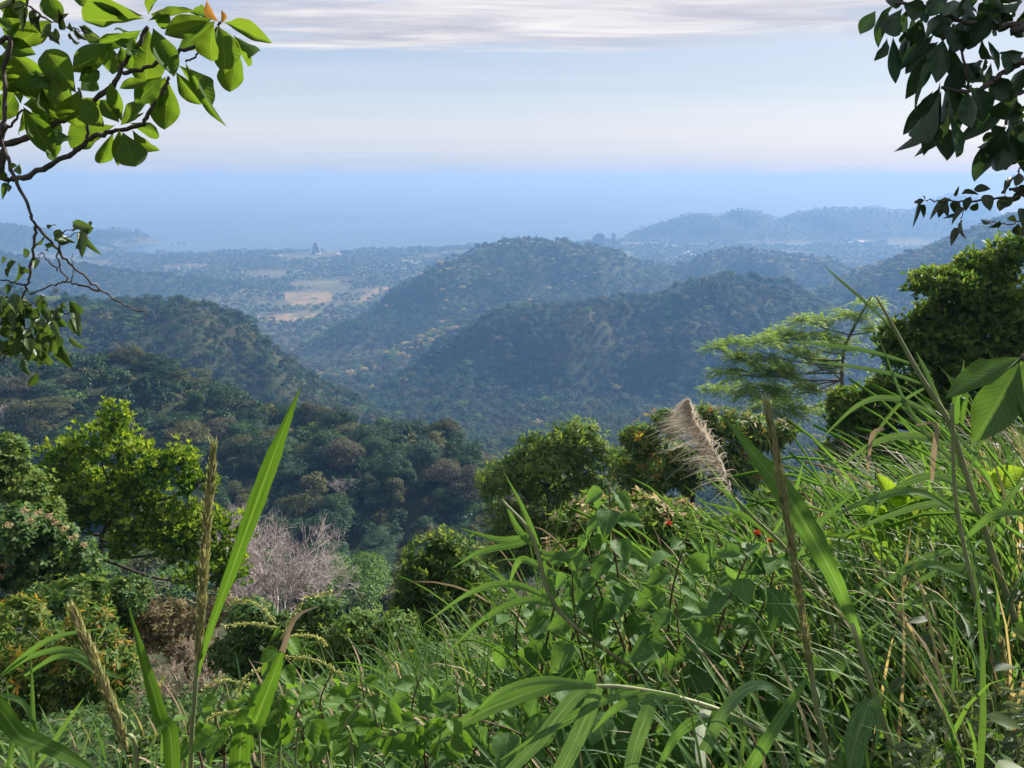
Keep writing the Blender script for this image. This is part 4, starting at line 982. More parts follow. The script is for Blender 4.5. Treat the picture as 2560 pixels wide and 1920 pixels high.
def vein_leaf_mat(name, c1, c2, vein, trans=0.5, rough=0.35, tcol=(1.4, 1.35, 0.55), nveins=14, spec=0.35, edge=None, slant=0.55, relief=0.35, vc=0.45):
    m, nt, out = new_mat(name)
    uvn = nt.nodes.new('ShaderNodeUVMap'); sp = nt.nodes.new('ShaderNodeSeparateXYZ'); nt.links.new(uvn.outputs[0], sp.inputs[0])
    oi = nt.nodes.new('ShaderNodeObjectInfo')
    av = math_(nt, 'ABSOLUTE', math_(nt, 'SUBTRACT', sp.outputs[1], 0.5))
    ph = math_(nt, 'MULTIPLY', math_(nt, 'SUBTRACT', sp.outputs[0], math_(nt, 'MULTIPLY', av, slant)), nveins * 6.283)
    sv = math_(nt, 'SINE', ph)
    lat = ramp(nt, math_(nt, 'ADD', math_(nt, 'MULTIPLY', sv, 0.5), 0.5), [(0.86, 0.0), (0.99, 1.0)])
    mid = ramp(nt, av, [(0.012, 1.0), (0.035, 0.0)])
    vm = math_(nt, 'MAXIMUM', math_(nt, 'MULTIPLY', lat, vc), mid)
    tcx = nt.nodes.new('ShaderNodeTexCoord'); n = noise(nt, tcx.outputs['Object'], 5.0, 4, 0.6)
    f = math_(nt, 'ADD', math_(nt, 'MULTIPLY', oi.outputs['Random'], 0.75), math_(nt, 'MULTIPLY', n, 0.25))
    c = mixc(nt, f, c1, c2)
    if edge:
        n2 = noise(nt, tcx.outputs['Object'], 9.0, 3, 0.7)
        c = mixc(nt, ramp(nt, math_(nt, 'ADD', math_(nt, 'MULTIPLY', n2, 0.8), math_(nt, 'MULTIPLY', av, 0.5)), [(0.66, 0.0), (0.76, 0.8)]), c, edge)
    c = mixc(nt, math_(nt, 'MULTIPLY', vm, 0.6), c, vein)
    pb = nt.nodes.new('ShaderNodeBsdfPrincipled'); pb.inputs['Roughness'].default_value = rough; pb.inputs['Specular IOR Level'].default_value = spec
    nt.links.new(c, pb.inputs['Base Color'])
    bp = nt.nodes.new('ShaderNodeBump'); bp.inputs['Strength'].default_value = relief; bp.inputs['Distance'].default_value = 0.003
    nt.links.new(math_(nt, 'ADD', math_(nt, 'MULTIPLY', sv, 0.5), math_(nt, 'MULTIPLY', mid, -1.0)), bp.inputs['Height']); nt.links.new(bp.outputs[0], pb.inputs['Normal'])
    tr = nt.nodes.new('ShaderNodeBsdfTranslucent'); nt.links.new(mixc(nt, 1.0, c, tcol, 'MULTIPLY'), tr.inputs[0]); nt.links.new(bp.outputs[0], tr.inputs['Normal'])
    mx = nt.nodes.new('ShaderNodeMixShader'); mx.inputs[0].default_value = trans
    nt.links.new(pb.outputs[0], mx.inputs[1]); nt.links.new(tr.outputs[0], mx.inputs[2]); nt.links.new(mx.outputs[0], out.inputs[0])
    return m
def frame(base, tip, width, nrm):
    """matrix taking the unit leaf from base to tip"""
    d = Vector(tip) - Vector(base); L = d.length; d.normalize()
    n = Vector(nrm); n = n - n.dot(d) * d
    if n.length < 1e-4: n = Vector((0.3, -0.2, 0.9)); n = n - n.dot(d) * d
    n.normalize(); s = n.cross(d)
    return Matrix.Translation(Vector(base)) @ Matrix(((d.x * L, s.x * width, n.x * L, 0), (d.y * L, s.y * width, n.y * L, 0), (d.z * L, s.z * width, n.z * L, 0), (0, 0, 0, 1)))
def put(name, me, parent, M):
    o = bpy.data.objects.new(name, me); COL.objects.link(o); o.parent = parent
    o.matrix_local = Matrix.Translation(-Vector(parent.location)) @ M
    return o
def to_cam(p): return (Vector((0, 0, EYE)) - Vector(p)).normalized()

# ---- materials of the bank
def grass_mat(name, cols, trans=0.4, rough=0.5, spec=0.12):
    return leaf_mat(name, cols, trans, rough, tcol=(1.35, 1.35, 0.6), spec=spec)
M_GR = grass_mat('grass_green', [(0, (0.0331, 0.0829, 0.0276)), (0.35, (0.0608, 0.1326, 0.0359)), (0.75, (0.1105, 0.1989, 0.0483)), (0.86, (0.1658, 0.2210, 0.0829)), (0.92, (0.3094, 0.2431, 0.1519)), (1, (0.3978, 0.3094, 0.2210))])
def blade_mat(name, c1, c2, rib, trans=0.45, tip=None, tcol=(1.35, 1.35, 0.5)):
    m, nt, out = new_mat(name)
    uvn = nt.nodes.new('ShaderNodeUVMap'); sp = nt.nodes.new('ShaderNodeSeparateXYZ'); nt.links.new(uvn.outputs[0], sp.inputs[0])
    oi = nt.nodes.new('ShaderNodeObjectInfo'); av = math_(nt, 'ABSOLUTE', math_(nt, 'SUBTRACT', sp.outputs[1], 0.5))
    cmb = nt.nodes.new('ShaderNodeCombineXYZ'); nt.links.new(math_(nt, 'MULTIPLY', sp.outputs[0], 3.0), cmb.inputs[0]); nt.links.new(math_(nt, 'MULTIPLY', sp.outputs[1], 22.0), cmb.inputs[1])
    n = noise(nt, cmb.outputs[0], 1.0, 3, 0.6)
    c = mixc(nt, oi.outputs['Random'], c1, c2)
    c = mixc(nt, ramp(nt, n, [(0.35, 0.0), (0.68, 0.75)]), c, tuple(1.6 * q for q in c2)); c = mixc(nt, ramp(nt, n, [(0.30, 0.6), (0.42, 0.0)]), c, tuple(0.5 * q for q in c1))
    cmb2 = nt.nodes.new('ShaderNodeCombineXYZ'); nt.links.new(math_(nt, 'MULTIPLY', sp.outputs[0], 26.0), cmb2.inputs[0]); nt.links.new(math_(nt, 'MULTIPLY', sp.outputs[1], 4.0), cmb2.inputs[1]); nt.links.new(math_(nt, 'MULTIPLY', oi.outputs['Random'], 9.0), cmb2.inputs[2])
    sn = noise(nt, cmb2.outputs[0], 1.0, 4, 0.7)
    c = mixc(nt, ramp(nt, sn, [(0.66, 0.0), (0.74, 0.8)]), c, (0.16, 0.11, 0.05))        # rust spots and scars
    if tip:
        tn = math_(nt, 'ADD', sp.outputs[0], math_(nt, 'MULTIPLY', n, 0.16))
        c = mixc(nt, ramp(nt, tn, [(1.0, 0.0), (1.10, 0.9)]), c, tip)
    c = mixc(nt, ramp(nt, av, [(0.025, 0.42), (0.05, 0.0)]), c, rib)
    pb = nt.nodes.new('ShaderNodeBsdfPrincipled'); pb.inputs['Roughness'].default_value = 0.5; pb.inputs['Specular IOR Level'].default_value = 0.18
    nt.links.new(c, pb.inputs['Base Color'])
    tr = nt.nodes.new('ShaderNodeBsdfTranslucent'); nt.links.new(mixc(nt, 1.0, c, tcol, 'MULTIPLY'), tr.inputs[0])
    mx = nt.nodes.new('ShaderNodeMixShader'); mx.inputs[0].default_value = trans
    nt.links.new(pb.outputs[0], mx.inputs[1]); nt.links.new(tr.outputs[0], mx.inputs[2]); nt.links.new(mx.outputs[0], out.inputs[0])
    return m
M_BLADE = blade_mat('blade_green', (0.0479, 0.1083, 0.0342), (0.0855, 0.1653, 0.0485), (0.2280, 0.3192, 0.1710), tip=(0.3420, 0.2736, 0.1710))
M_BLADE2 = blade_mat('blade_yellow_green', (0.0456, 0.0997, 0.0166), (0.0617, 0.1283, 0.0238), (0.2280, 0.3230, 0.1187), 0.55, tip=(0.2850, 0.2470, 0.1187))
M_BLADE3 = blade_mat('blade_blue_green', (0.0600, 0.1200, 0.0540), (0.0960, 0.1680, 0.0720), (0.2640, 0.3360, 0.2160), 0.3, tip=(0.3840, 0.3240, 0.1920))
M_BLADEW = blade_mat('blade_whitish', (0.30, 0.36, 0.28), (0.42, 0.46, 0.38), (0.5, 0.5, 0.45), 0.4, tcol=(1, 1, .9))
M_DRYB = blade_mat('blade_dry', (0.20, 0.16, 0.10), (0.30, 0.24, 0.16), (0.36, 0.30, 0.2), 0.25, tcol=(1.0, 0.9, 0.75))
M_STALK = bark_mat('cane_stalk', (0.13, 0.17, 0.07), (0.26, 0.27, 0.15), 12.0, 0.5, (1, 1, 0.1), 0.1)
M_HEART = vein_leaf_mat('heart_leaf', (0.055, 0.125, 0.040), (0.10, 0.20, 0.055), (0.15, 0.26, 0.10), 0.45, 0.55, nveins=5, relief=0.10, vc=0.2, spec=0.15, edge=(0.10, 0.16, 0.05))
M_VINE = vein_leaf_mat('vine_leaf', (0.05, 0.12, 0.02), (0.10, 0.20, 0.03), (0.16, 0.26, 0.08), 0.5, 0.5, nveins=5, relief=0.10, vc=0.2, spec=0.15)
M_LIME = vein_leaf_mat('lime_leaf', (0.14, 0.24, 0.025), (0.20, 0.30, 0.035), (0.28, 0.38, 0.10), 0.55, 0.45, nveins=10)
M_SAGE = vein_leaf_mat('sage_leaf', (0.085, 0.13, 0.075), (0.13, 0.18, 0.10), (0.18, 0.24, 0.15), 0.35, 0.6, nveins=8, spec=0.15)
M_STEM = bark_mat('shrub_stem', (0.05, 0.030, 0.022), (0.13, 0.075, 0.055), 14.0, 0.6)
M_COVER = leaf_mat('ground_cover_leaf', [(0, (0.0203, 0.0506, 0.0142)), (0.6, (0.0455, 0.0962, 0.0223)), (1, (0.1013, 0.1620, 0.0355))], 0.4, 0.5, spec=0.2)

# ---- grass mass
def blades_mb(mb, x, y, z, az, L, w, th0, curl, S=6, mi=0):
    n = len(x); t = np.linspace(0, 1, S + 1)
    th = th0[:, None] + curl[:, None] * t[None, :] ** 1.6
    ds = (L / S)[:, None]
    hx = np.cumsum(np.concatenate([np.zeros((n, 1)), np.sin(th[:, :-1]) * ds], 1), 1)
    hz = np.cumsum(np.concatenate([np.zeros((n, 1)), np.cos(th[:, :-1]) * ds], 1), 1)
    cx_, sx_ = np.cos(az)[:, None], np.sin(az)[:, None]
    px_, py_, pz_ = x[:, None] + hx * cx_, y[:, None] + hx * sx_, z[:, None] + hz
    wp = (np.minimum(1, t * 5 + 0.35) * (1 - t ** 2.2) + 0.02)[None, :] * w[:, None] * 0.5
    sxx, syy = -np.sin(az)[:, None], np.cos(az)[:, None]
    ctr = np.stack([px_, py_, pz_ - wp * 0.35], -1)
    lf = np.stack([px_ + sxx * wp, py_ + syy * wp, pz_], -1); rt_ = np.stack([px_ - sxx * wp, py_ - syy * wp, pz_], -1)
    V = np.stack([lf, ctr, rt_], 2)          # n, S+1, 3, 3
    k = 3 * (S + 1); i = np.arange(S)[:, None]; j = np.arange(2)[None, :]
    q = np.stack([i * 3 + j, i * 3 + j + 1, (i + 1) * 3 + j + 1, (i + 1) * 3 + j], -1).reshape(-1, 4)
    mb.add(V.reshape(-1, 3), (q[None] + (np.arange(n) * k)[:, None, None]).reshape(-1, 4), mi)
r = np.random.default_rng(90)
def bank_points(n, d0, d1, half=0.80):
    y = np.sqrt(r.uniform(d0 ** 2, d1 ** 2, n)); x = r.uniform(-half, half, n) * y
    return x, y
mb = MB()
for n, d0, d1, L0, L1, w0 in ((1500, 1.4, 3.0, 0.35, 0.75, 0.016), (2500, 3.0, 6.0, 0.5, 1.05, 0.021), (2200, 6.0, 13.0, 0.5, 1.0, 0.026)):
    x, y = bank_points(n, d0, d1)
    keep = r.uniform(0, 1, n) < np.clip(0.62 + x / y * 0.95, 0.14, 1.0) * np.where(y > 6, np.clip(0.5 + x / y * 1.2, 0.0, 1), 1)
    x, y = x[keep], y[keep]; n = len(x)
    L = r.uniform(L0, L1, n) * np.clip(0.9 + 0.5 * x / y, 0.6, 1.3)
    blades_mb(mb, x, y, height(x, y) - 0.03, r.normal(math.pi * 0.92, 1.0, n), L, w0 * r.uniform(0.6, 1.4, n), np.abs(r.normal(0.25, 0.25, n)), r.uniform(0.4, 2.1, n))
o = obj('grass', mb.mesh('grass', [M_GR])); tag(o, 'thick tangled green grass covering the bank', 'grass', kind='stuff')
mb = MB(); n = 26000
x, y = bank_points(n, 1.2, 12.0); hz_ = r.uniform(0, 1, n) ** 1.5 * np.clip(0.25 + 0.16 * x, 0.12, 0.6)
u = rdir(n, r, 0.1); mb.leaves(np.stack([x, y, height(x, y) + hz_], -1), u + np.array([0, 0, .5]), r.normal(0, 1, (n, 3)) * np.array([1, 1, .4]), r.uniform(.05, .12, n), r.uniform(.03, .06, n), 'oval')
o = obj('ground_cover', mb.mesh('ground_cover', [M_COVER])); tag(o, 'low leafy ground cover under the grass', 'ground cover', kind='stuff')

# ---- tufts of long grass, each blade its own piece
BL = {}
def blade_mesh(v, mat):
    k = (v, mat.name)
    if k not in BL:
        q = np.random.default_rng(500 + v); S = 9; t = np.linspace(0, 1, S + 1)
        th = q.uniform(0.05, 0.5) + q.uniform(0.5, 2.2) * t ** 1.5
        hx = np.concatenate([[0], np.cumsum(np.sin(th[:-1]) / S)]); hz = np.concatenate([[0], np.cumsum(np.cos(th[:-1]) / S)])
        w = (np.minimum(1, t * 4 + 0.4) * (1 - t ** 2.4) + 0.01) * 0.5
        V = np.stack([np.stack([hx, w, hz], -1), np.stack([hx, 0 * w, hz - 0.01], -1), np.stack([hx, -w, hz], -1)], 1).reshape(-1, 3)
        i = np.arange(S)[:, None]; j = np.arange(2)[None, :]
        qd = np.stack([i * 3 + j, i * 3 + j + 1, (i + 1) * 3 + j + 1, (i + 1) * 3 + j], -1).reshape(-1, 4)
        uv = np.stack([np.repeat(t, 3), np.tile([0, .5, 1], S + 1)], -1)
        BL[k] = mesh('blade', V, qd, [mat], None, True, uv)
    return BL[k]
def tuft(x, y, n, L, w, mat, label, lean=None, seed=0, group='long grass tufts on the bank', spread=0.12, fan=1.6):
    q = np.random.default_rng(seed); z = ground_z(x, y)
    t = empty('grass_tuft', (x, y, z)); tag(t, label, 'grass', group)
    for k in range(n):
        az = q.uniform(0, 6.28) if lean is None else lean + q.normal(0, fan * 0.5)
        Lk = L * q.uniform(0.6, 1.15)
        o = bpy.data.objects.new('blade', blade_mesh(int(q.integers(0, 12)), M_DRYB if q.uniform() < 0.07 else mat)); COL.objects.link(o); o.parent = t
        o.location = (q.normal(0, spread), q.normal(0, spread), -0.03); o.rotation_euler = (q.normal(0, .08), q.normal(0, .08), az); o.scale = (Lk, w * q.uniform(0.7, 1.3), Lk)
    return t
tq = np.random.default_rng(4)
spots = [(1.35, 3.4), (1.75, 3.9), (2.1, 3.3), (2.3, 4.4), (2.7, 4.0), (1.9, 5.2), (1.2, 4.6), (2.9, 5.2), (2.2, 2.8), (2.5, 3.4), (3.3, 4.7), (3.1, 5.8), (1.55, 2.9), (0.8, 4.9), (0.3, 5.4)]
for k, (x, y) in enumerate(spots):
    tuft(x, y, 24, tq.uniform(0.95, 1.35), 0.022, [M_BLADE, M_BLADE3, M_BLADE][k % 3], ['tall arching mid green cane-grass tuft below the dark fine-leaved tree', 'tall arching blue-green cane-grass tuft below the dark fine-leaved tree', 'tall arching mid green cane-grass tuft below the dark fine-leaved tree'][k % 3], lean=math.pi * 0.95, seed=700 + k, fan=2.0)
spots = [(-0.1, 3.4), (0.35, 3.9), (0.1, 4.4), (-0.4, 3.9), (0.6, 3.2), (-0.75, 4.2), (-0.3, 2.9), (0.2, 2.7), (0.75, 2.5), (-0.6, 3.3), (0.45, 2.3), (-0.05, 2.2), (1.0, 3.0), (-1.0, 3.6)]
for k, (x, y) in enumerate(spots):
    tuft(x, y, 20, tq.uniform(0.6, 0.95), 0.015, [M_BLADE, M_BLADE2, M_BLADE][k % 3], ['slender mid green grass tuft on the bank below the domed bush', 'slender yellow-green grass tuft on the bank below the domed bush', 'slender mid green grass tuft on the bank below the domed bush'][k % 3], seed=740 + k)
spots = [(-1.25, 2.3), (-1.5, 2.7), (-0.9, 2.4), (-1.75, 2.5), (-0.55, 2.1), (-1.1, 1.9)]
for k, (x, y) in enumerate(spots):
    tuft(x, y, 11, tq.uniform(0.5, 0.8), 0.014, [M_BLADE2, M_BLADE][k % 2], ['sparse thin yellow-green grass tuft beside the drooping bush', 'sparse thin dark green grass tuft beside the drooping bush'][k % 2], seed=780 + k)

# ---- single tall blades and stalks drawn from the photograph
def ribbon(path, widths, mat, name, nrm=None, fold=0.18, twist=0.0, flip=None):
    p = bez(path, 10); m_ = len(p); t = np.linspace(0, 1, m_)
    w = np.maximum(0.0004, bez([(a, b_, 0) for a, b_ in zip(np.linspace(0, 1, len(widths)), widths)], 12)[:, 1]); w = np.interp(t, np.linspace(0, 1, len(w)), w) * 0.5
    w = w * (1 + 0.07 * np.sin(t * 61 + p[0, 0] * 40) * np.sin(t * 23 + 1.3))
    T = unit(np.gradient(p, axis=0))
    N = np.array([tuple(to_cam(q)) for q in p]) if nrm is None else np.tile(np.array(nrm, float), (m_, 1))
    if twist:
        a = twist * (t - 0.5); S0 = np.cross(T, N); N = N * np.cos(a)[:, None] + S0 * np.sin(a)[:, None]
    S_ = unit(np.cross(T, N)); N = np.cross(S_, T)
    V = np.stack([p - S_ * w[:, None], p - S_ * w[:, None] * .5 - N * (w * fold * .6)[:, None], p - N * (w * fold)[:, None], p + S_ * w[:, None] * .5 - N * (w * fold * .6)[:, None], p + S_ * w[:, None]], 1).reshape(-1, 3)
    i = np.arange(m_ - 1)[:, None]; j = np.arange(4)[None, :]
    q = np.stack([i * 5 + j, i * 5 + j + 1, (i + 1) * 5 + j + 1, (i + 1) * 5 + j], -1).reshape(-1, 4)
    return V, q, np.stack([np.repeat(t, 5), np.tile([0, .25, .5, .75, 1], m_)], -1)
def pxpath(pts, D):
    out = []
    for k, q in enumerate(pts): out.append(tuple(P(q[0], q[1], q[2] if len(q) > 2 else D)))
    return out
def blade(parent, pts, D, wpx, mat, **kw):
    path = pxpath(pts, D); k = 1 / ppm(1400, D)
    V, q, uv = ribbon(path, [a * k for a in wpx], mat, 'blade', **kw)
    me = mesh('blade', V - np.array(parent.location), q, [mat], None, True, uv)
    return obj('blade', me, parent)
def stalk(parent, pts, D, rpx, name='stem', mat=None):
    p = bez(pxpath(pts, D), 6); k = 1 / ppm(1400, D); m = MB()
    m.tube(p - np.array(parent.location), np.interp(np.linspace(0, 1, len(p)), np.linspace(0, 1, len(rpx)), rpx) * k, 7)
    return obj(name, m.mesh(name, [mat or M_STALK]), parent)
def root_at(name, px, D, label, cat, group=None):
    x = P(px, 1900, D).x
    for _ in range(4):
        gz = ground_z(x, D); x = (px - 1280) / F * (D * math.cos(PITCH) - (gz - EYE) * math.sin(PITCH))
    t = empty(name, (x, D, ground_z(x, D))); tag(t, label, cat, group); return t
def low(parent, D):           # a point of the stem on the ground below, in photo pixels
    v = parent.location; dz = v.z - EYE
    fwd = v.y * math.cos(PITCH) - dz * math.sin(PITCH); up = v.y * math.sin(PITCH) + dz * math.cos(PITCH)
    return (1280 + F * v.x / fwd, 960 - F * up / fwd, v.y)
M_SPIKE = leaf_mat('seed_spike', [(0, (0.22, 0.25, 0.10)), (0.5, (0.33, 0.34, 0.15)), (1, (0.46, 0.42, 0.25))], 0.3, 0.6, tcol=(1.2, 1.1, .8))
def spike(parent, pts, D, wpx, seed, n=900, sl=0.035):
    """narrow seed head: many short bristly grains pressed along the axis"""
    q = np.random.default_rng(seed); p = bez(pxpath(pts, D), 8); k = 1 / ppm(1400, D)
    T = unit(np.gradient(p, axis=0)); f = q.uniform(0, 1, n) * (len(p) - 1.001); i = f.astype(int); fr = (f - i)[:, None]
    c = p[i] * (1 - fr) + p[i + 1] * fr; ax = T[i]; w = np.interp(f / (len(p) - 1), np.linspace(0, 1, len(wpx)), wpx) * k * 0.5
    o_ = unit(np.cross(ax, q.normal(0, 1, (n, 3))))
    m = MB(); m.leaves(c + o_ * (w * q.uniform(.2, .8, n))[:, None], o_, ax + o_ * 0.22 + q.normal(0, .08, (n, 3)), sl * q.uniform(.7, 1.2, n), 0.0045, 'diamond')
    m.tube(p, np.full(len(p), 0.0018), 5)
    V, fl, mi = m.arrays(); o = obj('seed_spike', mesh('seed_spike', V - np.array(parent.location), fl, [M_SPIKE], mi), parent); return o
# left pair: stalk with a narrow seed spike and a broad upright blade
t = root_at('tall_grass_stalk', 470, 1.6, 'tall grass stalk with brown seed spike and one broad bright blade', 'grass')
stalk(t, [low(t, 1.6), (478, 1900), (486, 1760), (494, 1640), (505, 1500), (530, 1140)], 1.6, [7, 7, 6, 4, 2])
spike(t, [(494, 1660), (504, 1500), (518, 1300), (534, 1125)], 1.6, [10, 19, 18, 4], 1, 800)
blade(t, [(492, 1690), (530, 1560), (600, 1370), (665, 1190), (715, 1060), (752, 965)], 1.6, [12, 20, 33, 40, 21, 1], M_BLADE2, twist=1.0)
t = root_at('grass_seed_stalk', 340, 1.5, 'leaning grass stalk topped by a greenish seed spike', 'grass')
stalk(t, [low(t, 1.5), (345, 1930), (300, 1830)], 1.5, [7, 6, 5])
spike(t, [(318, 1880), (285, 1780), (235, 1650), (183, 1530)], 1.5, [11, 19, 19, 4], 2, 750)
t = root_at('grass_blade_plant', 430, 1.45, 'single narrow bright blade rising beside the leaning spike', 'grass')
blade(t, [low(t, 1.45), (432, 1925), (400, 1790), (360, 1650), (322, 1520)], 1.45, [24, 38, 36, 22, 2], M_BLADE2)
t = root_at('broad_blade_plant', 600, 1.35, 'broad green blade with a dry curled brown tip and vine around it', 'grass')
blade(t, [low(t, 1.35), (598, 1920), (640, 1800), (680, 1700), (705, 1630)], 1.35, [42, 52, 52, 36, 14], M_BLADE2, twist=0.3)
blade(t, [(705, 1632), (725, 1570), (750, 1535), (790, 1518)], 1.35, [16, 12, 9, 3], M_DRYB)
t = root_at('arching_blade_plant', 60, 1.3, 'low arching bright blade at the foot of the orange-tipped bush', 'grass')
blade(t, [low(t, 1.3), (-60, 1820), (60, 1845), (150, 1880), (230, 1925)], 1.3, [30, 42, 44, 34, 14], M_BLADE2, nrm=(0, -.5, .85))
# thin leaning blades on the left
t = root_at('thin_grass_plant', 120, 1.9, 'loose thin grass with long drooping blades before the drooping bush', 'grass')
for pts in ([(80, 1920), (82, 1800), (78, 1650)], [(20, 1920), (30, 1850), (15, 1700)], [(0, 1690), (80, 1640), (180, 1625), (270, 1680), (310, 1700)], [(0, 1690), (120, 1600), (260, 1570)], [(60, 1690), (150, 1640), (230, 1670), (300, 1760), (330, 1800)],
            [(90, 1920), (150, 1830), (210, 1745)], [(0, 1735), (60, 1760), (100, 1850)]):
    blade(t, pts, 1.9, [6, 14, 13, 9, 2], M_BLADE)
# right: stalk with spike and long broad blade
t = root_at('leaning_grass_stalk', 2080, 1.7, 'leaning grass stalk with long seed spike crossing the broad folded blade', 'grass')
stalk(t, [low(t, 1.7), (2075, 1930), (2040, 1760), (2010, 1560)], 1.7, [8, 8, 6]); spike(t, [(2030, 1700), (2000, 1500), (1960, 1250), (1918, 1015)], 1.7, [7, 14, 18, 4], 3, 900)
t = root_at('folded_blade_plant', 2240, 1.75, 'tall stalk with long broad blade pointing up past the seed spike', 'grass')
stalk(t, [low(t, 1.75), (2245, 1930), (2200, 1780), (2130, 1560)], 1.75, [10, 9, 6])
blade(t, [(2170, 1660), (2110, 1500), (2030, 1340), (1960, 1230), (1890, 1140), (1812, 1045)], 1.75, [16, 32, 54, 54, 32, 2], M_BLADE, twist=0.9)
blade(t, [(2120, 1930), (2140, 1850), (2160, 1790), (2175, 1752)], 1.6, [58, 60, 56, 30], M_BLADE3)
blade(t, [(2175, 1752), (2190, 1765), (2195, 1830), (2180, 1900)], 1.58, [30, 22, 10, 2], M_BLADE3)
blade(t, [(1870, 1930), (1930, 1830), (1985, 1745), (2020, 1690)], 1.6, [34, 30, 24, 8], M_BLADE)
blade(t, [(1760, 1880), (1810, 1780), (1870, 1720), (1930, 1720), (1975, 1780)], 1.65, [34, 30, 28, 22, 3], M_BLADE3, nrm=(.1, -.6, .8))
# arching stem with drooping blades, centre
t = root_at('arching_grass_stem', 1960, 1.75, 'arching grass stem whose long blades droop across the leafy bank', 'grass')
stalk(t, [low(t, 1.75), (1960, 1900), (1850, 1800), (1700, 1745), (1560, 1718), (1480, 1715)], 1.7, [8, 8, 7, 6, 5])
for pts, w, mt in (([(1490, 1714), (1380, 1715), (1250, 1760), (1150, 1810), (1060, 1872)], [16, 34, 36, 26, 2], M_BLADE),
                   ([(1470, 1716), (1420, 1760), (1340, 1860), (1270, 1930)], [20, 36, 34, 26], M_BLADE3),
                   ([(1495, 1718), (1470, 1780), (1440, 1850), (1400, 1930)], [30, 44, 46, 44], M_BLADE3),
                   ([(1630, 1735), (1615, 1790), (1590, 1860), (1575, 1930)], [30, 42, 42, 40], M_BLADE3),
                   ([(1765, 1775), (1752, 1820), (1750, 1870), (1755, 1930)], [30, 30, 28, 26], M_BLADEW),
                   ([(1600, 1728), (1500, 1755), (1420, 1800), (1330, 1850), (1250, 1900)], [10, 22, 22, 14, 2], M_BLADE),
                   ([(1860, 1805), (1780, 1790), (1700, 1830), (1640, 1930)], [14, 26, 26, 12], M_BLADE),
                   ([(1700, 1745), (1620, 1740), (1540, 1770), (1480, 1830)], [12, 24, 20, 3], M_BLADE),
                   ([(1480, 1715), (1360, 1700), (1250, 1730), (1180, 1790)], [12, 20, 16, 2], M_BLADE)):
    blade(t, pts, 1.68, w, mt, nrm=(0.1, -.75, .65))
t = root_at('leaning_cane_stem', 1130, 2.9, 'pale cane stem leaning over the grass right of the domed bush', 'grass')
stalk(t, [(1700, 1750), (1480, 1600), (1380, 1500), (1330, 1340), (1255, 1250)], 2.9, [5, 6, 6, 3])
for pts in ([(1330, 1340), (1250, 1350), (1150, 1320)], [(1335, 1345), (1290, 1360), (1200, 1380), (1130, 1420)], [(1345, 1380), (1420, 1400), (1450, 1480)], [(1355, 1420), (1300, 1400), (1270, 1470)], [(1350, 1370), (1300, 1330), (1255, 1240)],
            [(1380, 1500), (1280, 1460), (1180, 1480), (1060, 1560)], [(1400, 1520), (1320, 1500), (1220, 1540), (1100, 1650)], [(1500, 1610), (1400, 1520), (1320, 1300), (1260, 1180)], [(1350, 1400), (1440, 1380), (1480, 1330)]):
    blade(t, pts, 2.9, [6, 17, 17, 10, 1], M_BLADE)
# tall canes at the right with long thin leaves
t = root_at('tall_cane', 2640, 2.6, 'tall leaning cane with long thin leaves in front of the dark tree', 'grass')
stalk(t, [low(t, 2.6), (2600, 1700), (2548, 1576), (2480, 1380), (2413, 1178), (2372, 1056), (2298, 935), (2224, 800), (2190, 740)], 2.6, [9, 9, 8, 7, 7, 6, 4, 2])
for pts, w in (([(2298, 915), (2180, 880), (2060, 862), (1960, 852)], [5, 10, 8, 1]), ([(2320, 965), (2230, 935), (2120, 915), (2040, 905)], [5, 10, 8, 1]), ([(2240, 830), (2180, 770), (2100, 700), (2060, 665)], [6, 8, 6, 1]),
               ([(2372, 1056), (2250, 1000), (2150, 1010), (2030, 1120)], [6, 14, 12, 1]), ([(2400, 1120), (2280, 1090), (2180, 1110), (2060, 1200)], [6, 16, 14, 1]), ([(2413, 1178), (2330, 1100), (2260, 1000), (2200, 850)], [6, 14, 12, 1]),
               ([(2380, 1080), (2400, 980), (2410, 900)], [8, 20, 3]), ([(2390, 1100), (2320, 940), (2290, 880)], [6, 14, 2]), ([(2430, 1230), (2330, 1190), (2230, 1230), (2150, 1330)], [8, 18, 14, 1]),
               ([(2450, 1290), (2340, 1260), (2220, 1290), (2080, 1350)], [8, 18, 14, 1]), ([(2470, 1350), (2520, 1250), (2560, 1200)], [8, 20, 12]), ([(2490, 1400), (2380, 1380), (2260, 1420), (2120, 1560)], [8, 18, 16, 1]),
               ([(2520, 1480), (2420, 1420), (2320, 1440), (2200, 1530)], [8, 20, 16, 1]), ([(2560, 1620), (2440, 1560), (2300, 1590), (2150, 1640)], [10, 20, 18, 1]), ([(2420, 1190), (2460, 1090), (2530, 1010)], [8, 16, 1]),
               ([(2320, 965), (2250, 1010), (2180, 1100), (2110, 1230)], [5, 10, 9, 1]), ([(2350, 1010), (2420, 1120), (2510, 1170)], [5, 10, 2])):
    blade(t, pts, 2.6, w, M_BLADE3, nrm=(0.35, -.9, .25))
blade(t, [(2290, 1062), (2340, 1062), (2335, 1130), (2330, 1200)], 2.55, [3, 9, 12, 8], M_DRYB); blade(t, [(2170, 1180), (2180, 1090), (2210, 1070)], 2.55, [4, 10, 8], M_DRYB)
t = root_at('short_cane', 2460, 2.3, 'shorter cane with pale dry sheath beside the tall leaning cane', 'grass')
stalk(t, [low(t, 2.3), (2490, 1700), (2440, 1500), (2390, 1250), (2380, 1010)], 2.3, [7, 6, 5, 4])
